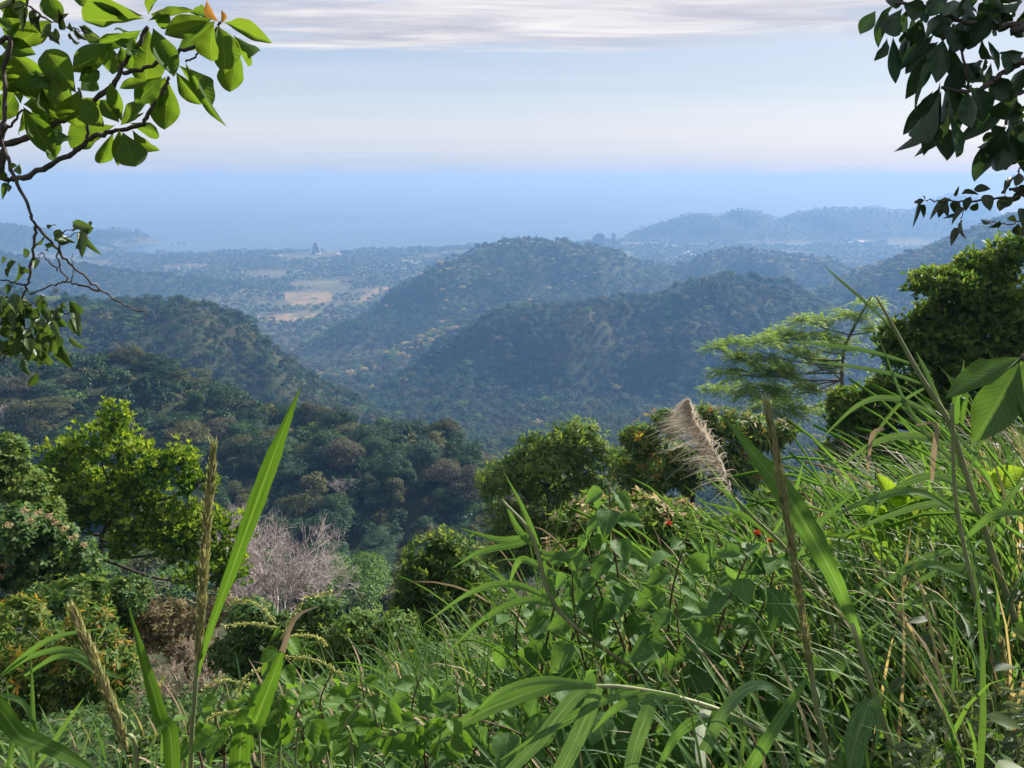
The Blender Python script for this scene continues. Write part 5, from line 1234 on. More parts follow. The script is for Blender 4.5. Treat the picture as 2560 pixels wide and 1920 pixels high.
for pts, w in (([(2385, 1060), (2395, 1000), (2410, 990), (2405, 1060)], [20, 26, 24, 8]), ([(2395, 1280), (2300, 1230), (2200, 1240), (2060, 1300)], [8, 20, 18, 1]), ([(2410, 1350), (2480, 1290), (2560, 1280)], [8, 20, 16]),
               ([(2430, 1450), (2330, 1410), (2240, 1440), (2120, 1520)], [8, 20, 16, 1]), ([(2450, 1560), (2360, 1500), (2270, 1510), (2140, 1600)], [8, 20, 16, 1])):
    blade(t, pts, 2.3, w, M_BLADE, nrm=(0, -.6, .7))
t = root_at('thin_seed_stalk', 2545, 2.0, 'thin upright brownish seed spike among the sage-green herbs', 'grass')
stalk(t, [low(t, 2.0), (2548, 1930), (2535, 1800)], 2.0, [5, 4]); spike(t, [(2540, 1850), (2525, 1740), (2505, 1610)], 2.0, [14, 20, 4], 5, 500)
# feathery plume
t = root_at('plume_grass', 2060, 2.6, 'feathery pinkish-brown grass plume nodding on its stalk', 'grass')
stalk(t, [low(t, 2.6), (2080, 1560), (1980, 1390), (1880, 1290), (1838, 1245)], 2.6, [5, 5, 4, 3])
q = np.random.default_rng(12); p = bez(pxpath([(1836, 1245), (1805, 1170), (1770, 1105), (1735, 1050), (1722, 1000)], 2.6), 12)
M_PLUME = leaf_mat('plume_hair', [(0, (0.34, 0.31, 0.24)), (0.5, (0.50, 0.44, 0.37)), (1, (0.68, 0.62, 0.54))], 0.35, 0.6, tcol=(1.0, .97, .92))
n = 1150; f = np.sqrt(q.uniform(0.0, 1, n)) * (len(p) - 1.01); i = f.astype(int); c = p[i] + (p[i + 1] - p[i]) * (f - i)[:, None]; s_ = f / (len(p) - 1)
side = np.array([-1.0, 0, 0.10]); Lh = 0.13 * (0.40 + 0.9 * vnoise(s_ * 16, s_ * 0 + 3.3, 77)) * np.clip(np.sin(np.pi * np.clip(s_ * 0.86 + 0.10, 0, 1)), .25, 1) * q.uniform(.6, 1.15, n)
dirs = unit(side * q.uniform(0.0, 1.0, n)[:, None] + np.stack([q.normal(-.02, .45, n), q.normal(0, .6, n), q.normal(.55, .32, n)], -1))
S = 4; tt = np.linspace(0, 1, S + 1)
pts_ = c[:, None, :] + dirs[:, None, :] * (Lh[:, None] * tt[None])[:, :, None] + np.array([-0.35, 0, -0.55]) * (Lh[:, None] * tt[None] ** 2.2)[:, :, None]
wv = unit(np.cross(dirs, np.array([0, 1.0, 0])))[:, None, :] * (0.0012 * (1 - tt * 0.8))[None, :, None]
V = np.stack([pts_ - wv, pts_ + wv], 2); k = 2 * (S + 1); i = np.arange(S)
qd = np.stack([i * 2, i * 2 + 1, i * 2 + 3, i * 2 + 2], -1)
m = MB(); m.add(V.reshape(-1, 3), (qd[None] + (np.arange(n) * k)[:, None, None]).reshape(-1, 4)); m.tube(p, np.linspace(.003, .001, len(p)), 5)
Va, fl, mi = m.arrays(); o = obj('plume', mesh('plume', Va - np.array(t.location), fl, [M_PLUME], mi), t)
for pts, w in (([(1900, 1310), (1850, 1260), (1760, 1190)], [5, 12, 1]), ([(1960, 1370), (1860, 1290), (1740, 1250)], [6, 14, 1]), ([(1990, 1400), (2060, 1300), (2150, 1220)], [6, 14, 1]), ([(1930, 1340), (1980, 1250), (2010, 1150)], [6, 12, 1])):
    blade(t, pts, 2.6, w, M_BLADE)

# ---- broad-leaved shrubs: paired heart-shaped leaves on dark stems
heart = lambda t: max(0.0, (math.sin(math.pi * min(1, t ** 0.70)) ** 0.95) * (1.0 if t > 0.05 else t / 0.05 * 0.9 + 0.1))
HM = [leaf_mesh('heart_leaf', heart, M_HEART, 8, 6, 0.18 + 0.12 * k, 0.25, 0.03, seed=k) for k in range(4)]
VM = [leaf_mesh('vine_leaf', heart, M_VINE, 7, 4, 0.15 + 0.12 * k, 0.25, 0.03, seed=k) for k in range(3)]
def shoot(parent, path, D, n, lpx, meshes, seed, rs=4, ratio=0.72, droop=0.5, stem_mat=None, start=0.15):
    q = np.random.default_rng(seed); p = bez(pxpath(path, D), 8); k = 1 / ppm(1500, D); m = MB()
    m.tube(p - np.array(parent.location), np.linspace(rs, rs * .4, len(p)) * k, 6); obj('stem', m.mesh('stem', [stem_mat or M_STEM]), parent)
    T = unit(np.gradient(p, axis=0))
    for a in range(n):
        f = (start + (1 - start) * (a + 0.5) / n) * (len(p) - 1); i = int(f); c = p[i] + (p[min(i + 1, len(p) - 1)] - p[i]) * (f - i); ax = T[i]
        L = 1.25 * lpx * k * q.uniform(0.7, 1.2) * (1.0 - 0.45 * max(0, (a + 0.5) / n - 0.7) / 0.3)
        az = q.uniform(0, math.pi) if a % 2 else q.uniform(-.6, .6)
        e1 = unit(np.cross(ax, np.array([0.1, 1, 0.1]))); e2 = np.cross(ax, e1)
        for sgn in (1, -1):
            o_ = (math.cos(az) * e1 + math.sin(az) * e2) * sgn
            b = c + o_ * L * 0.22
            d = unit(o_ * 0.9 + ax * 0.25 + np.array([0, -0.15, -droop]) + q.normal(0, .18, 3))
            nr = np.array([0, -.45, .75]) + q.normal(0, .3, 3) + o_ * 0.3
            put('leaf', meshes[q.integers(0, len(meshes))], parent, frame(tuple(b), tuple(b + d * L), L * ratio, tuple(nr)))
    return p
def shrub(name, px, D, label, shoots, meshes, seed, cat='shrub', group=None, **kw):
    t = root_at(name, px, D, label, cat, group)
    for k, (path, n, lp) in enumerate(shoots):
        shoot(t, [low(t, D)] + path, D, n, lp, meshes, seed + k, **kw)
    return t
shrub('heart_leaved_shrub', 1600, 3.0, 'tall heart-leaved shrub with dark red stem right of the domed bush', [
  ([(1590, 1700), (1555, 1500), (1530, 1330), (1522, 1215)], 11, 78), ([(1660, 1650), (1680, 1480), (1720, 1330)], 9, 74), ([(1480, 1700), (1440, 1560), (1430, 1420)], 7, 74), ([(1560, 1620), (1500, 1480), (1460, 1350)], 7, 70)], HM, 1000)
shrub('heart_leaved_shrub', 1760, 2.6, 'heart-leaved shrub with orange flowers below the seed spike', [
  ([(1770, 1700), (1800, 1560), (1850, 1430), (1893, 1335)], 8, 80), ([(1820, 1720), (1880, 1580), (1930, 1450), (1930, 1360)], 8, 80), ([(1720, 1750), (1700, 1620), (1690, 1500)], 7, 84), ([(1900, 1750), (1930, 1640), (1960, 1560)], 5, 80)], HM, 1020)
shrub('heart_leaved_shrub', 1480, 2.2, 'low heart-leaved shrub under the drooping grass blades', [
  ([(1450, 1850), (1400, 1780), (1330, 1720)], 5, 86), ([(1500, 1860), (1520, 1760), (1500, 1660)], 6, 86), ([(1600, 1870), (1650, 1790), (1640, 1690)], 6, 90), ([(1700, 1880), (1730, 1800), (1720, 1720)], 5, 86), ([(1380, 1890), (1290, 1830), (1200, 1800)], 5, 84)], HM, 1040)
shrub('heart_leaved_shrub', 1940, 3.6, 'heart-leaved shrub half hidden behind the leaning seed spike', [
  ([(1950, 1600), (1990, 1480), (2000, 1380), (1990, 1290)], 8, 66), ([(1880, 1560), (1830, 1440), (1790, 1330)], 8, 62), ([(2050, 1600), (2090, 1500), (2110, 1400)], 6, 64)], HM, 1060)
shrub('heart_leaved_shrub', 1330, 3.4, 'heart-leaved shrub beside the leaning pale cane stem', [
  ([(1360, 1640), (1390, 1500), (1420, 1380)], 7, 56), ([(1300, 1680), (1290, 1580), (1310, 1480)], 6, 56), ([(1420, 1620), (1490, 1460), (1470, 1310)], 7, 58)], HM, 1080)
shrub('twining_vine', 690, 1.45, 'vine with oval leaves and green flower tassels around the broad blade', [
  ([(700, 1850), (690, 1740), (700, 1640), (715, 1570)], 7, 62), ([(590, 1890), (560, 1840), (600, 1800)], 4, 66), ([(740, 1880), (760, 1820), (790, 1780)], 4, 60), ([(650, 1880), (640, 1790), (655, 1700)], 5, 60)], VM, 1100, cat='vine', droop=0.9, stem_mat=M_STALK)
shrub('creeping_vine', 900, 1.7, 'small creeping leafy vine low in the grass below the tangled shrub', [
  ([(880, 1880), (860, 1820), (900, 1760)], 5, 52), ([(960, 1890), (1000, 1830), (1050, 1800)], 5, 56), ([(820, 1900), (790, 1860), (760, 1840)], 4, 54), ([(1080, 1900), (1120, 1840), (1110, 1780)], 5, 58)], VM, 1120, cat='vine', stem_mat=M_STALK)
shrub('leafy_weed', 1080, 2.3, 'leafy weed low in the grass in front of the tangled dark shrub', [
  ([(1060, 1880), (1030, 1780), (1050, 1690)], 6, 62), ([(1120, 1880), (1150, 1780), (1140, 1700)], 6, 60), ([(1000, 1900), (950, 1830), (930, 1760)], 5, 60), ([(1180, 1890), (1230, 1810), (1240, 1740)], 5, 60)], HM, 1140, cat='plant')
shrub('leafy_weed', 830, 2.5, 'leafy weed beside the vine-wrapped broad blade', [
  ([(820, 1860), (800, 1760), (830, 1680)], 6, 54), ([(880, 1860), (910, 1770), (900, 1690)], 6, 54), ([(770, 1880), (740, 1800), (760, 1740)], 5, 52)], VM, 1160, cat='plant')
shrub('leafy_weed', 560, 2.6, 'pale green leafy weed at the foot of the tall spike stalk', [
  ([(560, 1880), (540, 1800), (560, 1730)], 5, 48), ([(620, 1880), (640, 1800), (620, 1740)], 5, 48), ([(500, 1890), (470, 1830), (480, 1780)], 4, 46)], VM, 1180, cat='plant')
shrub('heart_leaved_shrub', 2150, 3.3, 'heart-leaved shrub below the broad lime-green leaves', [
  ([(2140, 1700), (2120, 1580), (2140, 1480)], 7, 66), ([(2200, 1690), (2240, 1580), (2230, 1490)], 7, 66), ([(2290, 1700), (2330, 1600), (2340, 1520)], 6, 62)], HM, 1190)
shrub('heart_leaved_shrub', 2330, 2.7, 'heart-leaved shrub between the two canes', [
  ([(2330, 1720), (2310, 1600), (2340, 1500)], 7, 74), ([(2400, 1720), (2440, 1620), (2430, 1540)], 6, 74), ([(2270, 1740), (2220, 1640), (2230, 1560)], 6, 72)], HM, 1210)
shrub('heart_leaved_shrub', 2080, 2.4, 'heart-leaved shrub right of the leaning seed spike', [
  ([(2090, 1800), (2080, 1690), (2110, 1600)], 6, 80), ([(2150, 1800), (2180, 1700), (2170, 1620)], 6, 80), ([(2030, 1830), (1990, 1740), (2000, 1660)], 5, 78)], HM, 1230)
shrub('heart_leaved_shrub', 2480, 3.8, 'heart-leaved shrub behind the tall leaning cane', [
  ([(2490, 1560), (2470, 1440), (2500, 1340)], 7, 58), ([(2430, 1560), (2390, 1450), (2400, 1370)], 7, 58), ([(2550, 1560), (2570, 1450), (2560, 1360)], 6, 58)], HM, 1250)
# arching flower tassels of the vine
M_TAS = leaf_mat('tassel_flower', [(0, (0.22, 0.26, 0.08)), (1, (0.42, 0.42, 0.20))], 0.4, 0.6)
vt = [o for o in COL.objects if o.name == 'twining_vine'][0]; q = np.random.default_rng(15)
for pts in ([(690, 1560), (640, 1510), (590, 1500)], [(700, 1570), (620, 1560), (560, 1565)], [(720, 1590), (780, 1590), (815, 1610)], [(690, 1660), (620, 1690), (590, 1740)], [(650, 1720), (560, 1700), (510, 1720)], [(700, 1600), (760, 1500), (830, 1480)], [(640, 1780), (560, 1780), (520, 1800)], [(700, 1640), (790, 1650), (860, 1690)]):
    p = bez(pxpath(pts, 1.5), 10); m = MB(); m.tube(p, np.linspace(.0022, .001, len(p)), 4); n = 90; i = q.integers(2, len(p), n)
    m.leaves(p[i] + q.normal(0, .002, (n, 3)), q.normal(0, 1, (n, 3)), q.normal(0, 1, (n, 3)), .007, .005, 'diamond')
    V, fl, mi = m.arrays(); obj('flower_tassel', mesh('flower_tassel', V - np.array(vt.location), fl, [M_TAS], mi), vt)
# orange flowers
M_ORF = leaf_mat('flower_orange_red', [(0, (0.42, 0.07, 0.03)), (1, (0.58, 0.17, 0.05))], 0.35, 0.5, tcol=(1.2, .8, .6))
fl_par = [o for o in COL.objects if o.name == 'heart_leaved_shrub.001'][0]
for px, py in ((1893, 1333), (1926, 1352), (1672, 1310)):
    c = np.array(tuple(P(px, py, 2.6))); n = 26; u = rdir(n, q, -0.1); m = MB()
    m.leaves(np.tile(c, (n, 1)), u + q.normal(0, .3, (n, 3)), u, .016, .008, 'oval'); V, f2, mi = m.arrays(); obj('flower', mesh('flower', V - np.array(fl_par.location), f2, [M_ORF], mi), fl_par)
# broad lime leaves standing in the light
oval = lambda t: max(0.0, math.sin(math.pi * min(1, t ** 0.8)) ** 0.75)
LM = [leaf_mesh('lime_leaf', oval, M_LIME, 9, 6, 0.2 + .15 * k, 0.2, 0.04, seed=k) for k in range(3)]
t = root_at('broad_leaved_herb', 2230, 3.6, 'broad lime-green leaves glowing in the cane grass below the dark tree', 'plant'); q = np.random.default_rng(33)
stalk(t, [low(t, 3.6), (2240, 1500), (2230, 1330)], 3.6, [8, 7, 5])
for bx0, by0, tx, ty, w in ((2230, 1330, 2150, 1260, 60), (2230, 1330, 2250, 1200, 70), (2240, 1330, 2340, 1230, 80), (2235, 1330, 2310, 1300, 70), (2230, 1335, 2140, 1330, 50), (2250, 1300, 2210, 1190, 60), (2240, 1340, 2290, 1380, 60), (2230, 1340, 2180, 1400, 60), (2110, 1340, 2040, 1370, 60), (2480, 1210, 2560, 1170, 60), (2500, 1230, 2460, 1180, 50), (2390, 1480, 2350, 1420, 60), (2395, 1480, 2440, 1430, 55)):
    b = P(bx0, by0, 3.6); e = P(tx, ty, 3.6 + q.uniform(-.15, .1)); put('leaf', LM[q.integers(0, 3)], t, frame(b, e, w / ppm(1300, 3.6), to_cam(b) + Vector((q.normal(0, .3), 0, .5))))
# sage-green herb at the lower right
lance = lambda t: max(0.0, math.sin(math.pi * min(1, t ** 0.75)) ** 0.9)
SM = [leaf_mesh('sage_leaf', lance, M_SAGE, 6, 4, 0.2 + .15 * k, 0.2, 0.02, seed=k) for k in range(3)]
for hb, (px, D, lab, sh) in enumerate(((2380, 1.9, 'sage-green herb with narrow leaves between the canes and the thin spike', [(2330, 1700), (2390, 1660), (2440, 1720), (2300, 1790), (2410, 1800)]),
                       (2520, 1.75, 'sage-green herb with small mauve buds beside the thin spike', [(2480, 1690), (2540, 1760), (2590, 1700), (2460, 1830)]),
                       (2330, 1.55, 'low sage-green herb right of the folded broad blade', [(2280, 1820), (2340, 1800), (2390, 1860), (2300, 1900)]))):
    t = root_at('sage_herb', px, D, lab, 'plant', 'sage-green herbs on the bank')
    for k, (ex, ey) in enumerate(sh):
        l0 = low(t, D); shoot(t, [l0, ((l0[0] + ex) / 2, (l0[1] + ey) / 2 - 10), (ex, ey)], D, 10, 46, SM, 1200 + hb * 20 + k, rs=2.5, ratio=0.30, droop=-0.1, stem_mat=M_STALK, start=0.35)
# big ribbed leaves hanging in from the right
M_BIGL = vein_leaf_mat('big_ribbed_leaf', (0.060, 0.125, 0.03), (0.085, 0.165, 0.04), (0.13, 0.22, 0.08), 0.42, 0.45, nveins=13, relief=0.25)
obov = lambda t: max(0.0, math.sin(math.pi * min(1, t ** 1.3)) ** 0.92)
BM = [leaf_mesh('big_leaf', obov, M_BIGL, 14, 8, 0.15 + .1 * k, 0.16, 0.02, seed=k) for k in range(3)]
v = P(2700, 1500, 2.3); t = empty('large_leaved_sapling', (v.x, v.y, ground_z(v.x, v.y))); tag(t, 'sapling with big ribbed leaves reaching over the cane grass', 'sapling')
stalk(t, [low(t, 2.3), (2720, 1400), (2660, 1080), (2590, 900), (2552, 893)], 2.3, [16, 14, 10, 7, 5], mat=M_BARK)
for k, (bx0, by0, tx, ty, w, dd) in enumerate(((2556, 892, 2370, 975, 66, -.10), (2550, 905, 2446, 1100, 100, -.12), (2548, 915, 2500, 1105, 70, .1), (2560, 900, 2600, 1060, 120, -.1), (2560, 895, 2680, 800, 110, 0), (2552, 900, 2560, 1090, 110, .12))):
    b = P(bx0, by0, 2.3); e = P(tx, ty, 2.3 + dd); put('leaf', BM[k % 3], t, frame(b, e, w / ppm(1000, 2.3), to_cam(b) + Vector((0.2 if k else -0.1, 0, .55 if k == 0 else .15))))

# each tuft is told apart by the plant it grows next to
LANDMARK = {'tall_cane': 'the tall leaning cane', 'short_cane': 'the shorter cane with a pale sheath', 'plume_grass': 'the plume stalk', 'broad_leaved_herb': 'the broad lime-green leaves', 'thin_seed_stalk': 'the thin upright spike',
            'leaning_grass_stalk': 'the leaning stalk with long spike', 'folded_blade_plant': 'the long broad blade', 'arching_grass_stem': 'the arching grass stem', 'heart_leaved_shrub': 'the red-stemmed heart-leaved shrub',
            'heart_leaved_shrub.001': 'the orange-flowered heart-leaved shrub', 'heart_leaved_shrub.004': 'the heart-leaved shrub by the pale cane', 'twining_vine': 'the vine-wrapped blade', 'tall_grass_stalk': 'the tall brown spike stalk',
            'grass_seed_stalk': 'the greenish leaning spike', 'arching_blade_plant': 'the low arching bright blade', 'large_leaved_sapling': 'the sapling with big ribbed leaves', 'leafy_weed': 'the leafy weed by the tangled shrub', 'leafy_weed.001': 'the leafy weed by the vine'}
spots_ = {ph: bpy.data.objects[nm].location for nm, ph in LANDMARK.items() if nm in bpy.data.objects}
for o in list(COL.objects):
    if o.name.startswith('grass_tuft'):
        ph, lo = min(spots_.items(), key=lambda kv: (kv[1] - o.location).length)
        dy = o.location.y - lo.y
        rel = 'behind' if dy > 0.35 else 'in front of' if dy < -0.35 else 'beside'
        lab = o['label']; cut = [w for w in (' below ', ' on the bank', ' beside ') if w in lab][0]
        o['label'] = lab[:lab.index(cut)] + ' ' + rel + ' ' + ph
# ================================================================== branches hanging into the view
M_HL = vein_leaf_mat('large_tree_leaf', (0.045, 0.100, 0.022), (0.080, 0.150, 0.032), (0.12, 0.19, 0.06), 0.60, 0.55, spec=0.12, tcol=(1.75, 1.5, 0.42), nveins=13, relief=0.2, vc=0.3, edge=(0.10, 0.09, 0.03))
M_HR = vein_leaf_mat('dark_tree_leaf', (0.020, 0.048, 0.032), (0.038, 0.078, 0.040), (0.06, 0.11, 0.045), 0.25, 0.42, nveins=14, relief=0.2, vc=0.25, edge=(0.05, 0.05, 0.02), spec=0.25)
M_HO = vein_leaf_mat('young_orange_leaf', (0.20, 0.12, 0.035), (0.26, 0.16, 0.045), (0.28, 0.2, 0.08), 0.5, 0.4, tcol=(1.5, 1.1, .4), nveins=12)
M_SL = vein_leaf_mat('small_tree_leaf', (0.028, 0.060, 0.020), (0.060, 0.105, 0.030), (0.10, 0.15, 0.06), 0.36, 0.38, nveins=7, relief=0.15)
M_SD = vein_leaf_mat('small_dark_leaf', (0.020, 0.040, 0.022), (0.040, 0.060, 0.028), (0.06, 0.08, 0.04), 0.2, 0.4, nveins=7)
M_BR = bark_mat('branch_bark', (0.030, 0.026, 0.024), (0.10, 0.085, 0.075), 18.0, 0.8, (1, 1, 1), 0.4)
HLM = [leaf_mesh('large_leaf', obov, M_HL, 16, 8, b, 0.30, 0.03, tw, seed=k) for k, (b, tw) in enumerate(((0.10, 0), (0.22, .4), (0.34, -.4), (0.16, .7), (0.42, .2), (-0.1, -.5)))]
HOM = leaf_mesh('young_leaf', obov, M_HO, 12, 6, 0.2, 0.2, 0.02)
HRM = [leaf_mesh('dark_leaf', obov, M_HR, 16, 8, b, 0.30, 0.03, tw, seed=k) for k, (b, tw) in enumerate(((0.12, 0), (0.25, .4), (0.36, -.4), (0.18, .8), (0.45, .3), (-0.1, -.6)))]
SLM = [leaf_mesh('small_leaf', lance, M_SL, 7, 4, 0.15 + .12 * k, 0.2, 0.02, 0.2 * k, seed=k) for k in range(3)]
SDM = [leaf_mesh('small_leaf', lance, M_SD, 7, 4, 0.15 + .12 * k, 0.2, 0.02, 0.2 * k, seed=k) for k in range(3)]
def branch(parent, pts, D, r0, r1, name='branch', mat=None):
    p = bez(pxpath(pts, D), 6); q = np.random.default_rng(len(pts) + int(abs(pts[0][0]))); k = 1 / ppm(500, D)
    p = p + q.normal(0, 0.0025, p.shape); m = MB()
    m.tube(p - np.array(parent.location), np.linspace(r0, r1, len(p)) * k * (1 + q.uniform(-.12, .18, len(p))), 7); return obj(name, m.mesh(name, [mat or M_BR]), parent)
def leafset(parent, L, D, meshes, conv, seed, jit=0.10, up=0.25, tilt=0.38, alt=None, wk=1.08):
    q = np.random.default_rng(seed)
    for row in L:
        bx0, by0, tx, ty, w = row[:5]; (bx0, by0), (tx, ty) = conv(bx0, by0), conv(tx, ty); w = w * conv.s
        d0 = D + q.normal(0, jit); b = P(bx0, by0, d0); e = P(tx, ty, d0 + q.uniform(-.07, .09))
        me_ = alt if (len(row) > 5 and row[5] == 'o') else meshes[q.integers(0, len(meshes))]
        nr = to_cam(b) * (1 if q.uniform() < .72 else -1) + Vector((q.normal(0, tilt), 0, up + q.normal(0, tilt)))
        put('leaf', me_, parent, frame(b, e, w * wk / ppm(by0, d0), nr))
class Conv:
    def __init__(s, ox, oy, sc): s.ox, s.oy, s.s = ox, oy, sc
    def __call__(s, x, y): return (s.ox + x * s.s, s.oy + y * s.s)
# ---------------- upper left: large-leaved tree
cl = Conv(0, 0, 0.579); DL = 2.7
trunk_x, trunk_y = -2.75, 2.75
t = empty('large_leaved_tree', (trunk_x, trunk_y, ground_z(trunk_x, trunk_y))); tag(t, 'tree with large ribbed bright green leaves in rosettes on dark branches', 'tree')
zt = t.location.z; m = MB(); p = bez([(0, 0, -.2), (.05, 0, 1.2), (-.05, .05, 2.3), (.06, 0, 3.6)], 6); m.tube(p, np.linspace(.075, .045, len(p)), 9); obj('trunk', m.mesh('trunk', [M_BR]), t)
C = lambda L: [cl(*q) for q in L]
tk = lambda dz: (lambda v: (1280 + F * v[0], v[1], trunk_y))((0, 0))
def pix(v):
    dz = v[2] - EYE; fwd = v[1] * math.cos(PITCH) - dz * math.sin(PITCH); upv = v[1] * math.sin(PITCH) + dz * math.cos(PITCH)
    return (1280 + F * v[0] / fwd, 960 - F * upv / fwd, v[1])
tp = lambda h: pix((trunk_x, trunk_y, zt + h))
branch(t, [tp(2.2)] + C([(-60, 640), (0, 625), (110, 600), (250, 530), (400, 440), (500, 350), (545, 250), (600, 200), (635, 110)]), DL, 9, 4)
branch(t, C([(530, 320), (640, 290), (760, 225), (870, 195), (930, 130), (955, 90)]), DL, 5, 3)
branch(t, [tp(1.9)] + C([(-60, 770), (0, 770), (110, 765), (220, 710), (330, 650), (390, 600), (500, 565), (600, 540), (660, 460), (710, 380), (725, 330)]), DL, 8, 3.5)
branch(t, C([(375, 600), (370, 500), (340, 380)]), DL, 4, 2.5)
branch(t, [tp(2.9)] + C([(-80, 380), (10, 300), (60, 200), (110, 60), (130, -60)]), DL, 6, 3)
branch(t, C([(10, 560), (60, 530), (100, 470)]), DL, 3.5, 2.5); branch(t, C([(800, 270), (850, 240), (870, 200)]), DL, 2.5, 2)
leafset(t, [(945, 95, 862, -5, 60, 'o'), (965, 95, 1165, 165, 55), (940, 110, 1005, 300, 125), (1005, 150, 1155, 315, 80), (1030, 200, 1000, 385, 90), (925, 105, 880, 290, 85), (920, 80, 718, 150, 80), (915, 85, 815, 40, 55), (930, 90, 775, 215, 80), (960, 100, 968, 55, 26, 'o'),
  (620, 70, 400, 15, 50), (625, 80, 385, 110, 80), (640, 60, 650, -20, 75), (640, 90, 845, 25, 55), (650, 60, 752, 100, 80), (640, 120, 630, 395, 135), (660, 120, 745, 335, 110), (610, 130, 475, 190, 80), (605, 150, 415, 190, 60),
  (490, 185, 310, 310, 95), (480, 200, 485, 320, 75), (520, 200, 560, 300, 65), (470, 190, 345, 110, 55), (490, 180, 610, 205, 55), (540, 240, 600, 200, 60),
  (715, 330, 650, 470, 90), (725, 340, 712, 548, 110), (760, 310, 862, 462, 80), (770, 280, 935, 480, 105), (800, 270, 960, 550, 75), (700, 330, 580, 450, 85), (640, 350, 510, 375, 50),
  (520, 540, 645, 450, 95), (560, 530, 712, 590, 62), (570, 560, 685, 695, 78), (530, 570, 590, 730, 120), (515, 560, 515, 708, 55), (490, 570, 422, 745, 65), (500, 540, 328, 645, 85), (515, 530, 430, 420, 75), (525, 525, 480, 360, 65), (545, 535, 620, 500, 50),
  (350, 420, 440, 545, 95), (330, 400, 185, 200, 120), (340, 390, 295, 575, 115), (330, 400, 120, 270, 90), (360, 420, 525, 520, 75), (340, 350, 430, 300, 65), (345, 390, 400, 340, 70),
  (100, 450, 275, 455, 110), (100, 460, 225, 670, 105), (120, 440, 265, 640, 95), (100, 470, 108, 615, 65), (90, 450, 25, 230, 105), (30, 205, 270, 450, 120), (0, 190, 150, 230, 75), (-20, 230, 80, 350, 110), (60, 210, 200, 90, 90),
  (200, -40, 245, 95, 85), (100, 80, -10, 160, 80), (20, 60, 155, 185, 75), (250, 560, 295, 650, 65), (200, 540, 232, 672, 75), (160, 500, 195, 610, 75), (0, 100, 110, 40, 80), (40, 300, -20, 420, 100), (30, 330, 90, 430, 90),
  (150, 300, 215, 420, 100), (230, 330, 300, 470, 100), (40, 20, 120, 80, 80), (130, -20, 60, 60, 70), (330, -30, 365, 20, 50), (-60, 60, 30, 150, 100), (-80, 200, -10, 300, 110), (-100, 350, -20, 480, 110), (-120, 0, -40, 60, 100),
  (180, 380, 250, 500, 95), (130, 330, 120, 440, 90), (210, 470, 290, 560, 90), (60, 400, 10, 500, 90)], DL, HLM, cl, 61, alt=HOM)
# ---------------- slender tree with the long bare hanging twig
tx0, ty0 = -2.25, 2.35
t = empty('slender_tree', (tx0, ty0, ground_z(tx0, ty0))); tag(t, 'slender tree with small leaves and a long bare hanging twig', 'tree')
zt2 = t.location.z; m = MB(); p = bez([(0, 0, -.2), (-.05, .05, 1.0), (.04, 0, 2.0), (.12, .02, 2.75)], 6); m.tube(p, np.linspace(.03, .018, len(p)), 8); obj('trunk', m.mesh('trunk', [M_BR]), t)
DS = 2.35; tp2 = lambda h, dx=0: pix((tx0 + dx, ty0, zt2 + h))
branch(t, [tp2(2.7, .12)] + C([(-30, 200), (15, 330), (18, 520), (8, 630), (70, 780), (130, 900), (155, 970), (250, 1080), (330, 1160), (430, 1250), (520, 1310), (640, 1358)]), DS, 6, 1.8)
branch(t, C([(150, 970), (145, 1080), (130, 1180), (112, 1250)]), DS, 4, 2.5); branch(t, C([(430, 1258), (330, 1225), (280, 1215), (210, 1240), (130, 1270)]), DS, 3, 1.5)
branch(t, C([(285, 1212), (255, 1140), (250, 1080), (270, 1010), (330, 980)]), DS, 2.4, 1.2); branch(t, C([(255, 1165), (205, 1130), (185, 1090), (160, 1120)]), DS, 2, 1.0); branch(t, C([(310, 1220), (318, 1160), (310, 1100)]), DS, 1.6, .8)
branch(t, C([(250, 1080), (290, 1030), (350, 1000), (390, 1030)]), DS, 1.5, .8); branch(t, C([(112, 1235), (50, 1215), (-20, 1205)]), DS, 2.5, 2)
branch(t, C([(112, 1250), (60, 1330), (0, 1400), (-60, 1430)]), DS, 2.5, 2); branch(t, C([(0, 1440), (60, 1415), (150, 1415), (250, 1360), (330, 1350)]), DS, 2.2, 1); branch(t, C([(-20, 1330), (60, 1330), (170, 1300)]), DS, 2, 1); branch(t, C([(-20, 1580), (30, 1530), (100, 1500)]), DS, 2.2, 1)
leafset(t, [(200, 970, 255, 990, 30), (240, 1010, 285, 1050, 34), (315, 965, 398, 985, 40), (340, 985, 405, 1008, 36), (350, 1005, 402, 1085, 36), (250, 1035, 292, 1050, 34), (340, 1000, 372, 1095, 34), (190, 1055, 248, 1085, 32), (145, 1050, 192, 1062, 26), (130, 1085, 88, 1105, 38), (150, 1115, 155, 1152, 26),
  (330, 960, 300, 1000, 34), (380, 960, 400, 1010, 34), (340, 1040, 345, 1110, 24), (260, 990, 240, 1040, 34), (70, 1130, 8, 1190, 38), (78, 1140, 100, 1205, 38), (30, 1118, -5, 1140, 34), (85, 1150, 128, 1200, 36), (20, 1230, 50, 1280, 40), (320, 1352, 335, 1420, 36), (40, 710, 75, 720, 22), (50, 735, 100, 748, 26), (30, 790, 10, 850, 26), (35, 795, 45, 835, 24), (20, 740, 5, 790, 24)], DS, SLM, cl, 62, jit=.05, up=.2, tilt=.5)
q = np.random.default_rng(63); rows = []
for k in range(95):
    a, b = q.normal(0, 1, 2); bx0, by0 = 95 + a * 95, 1390 + b * 95
    if by0 < 1265: by0 = 1270 + q.uniform(0, 60)
    rows.append((bx0, by0, bx0 + q.normal(8, 30), by0 + q.uniform(45, 95), q.uniform(28, 48)))
leafset(t, rows, DS, SLM, cl, 64, jit=.10, up=.2, tilt=.6)
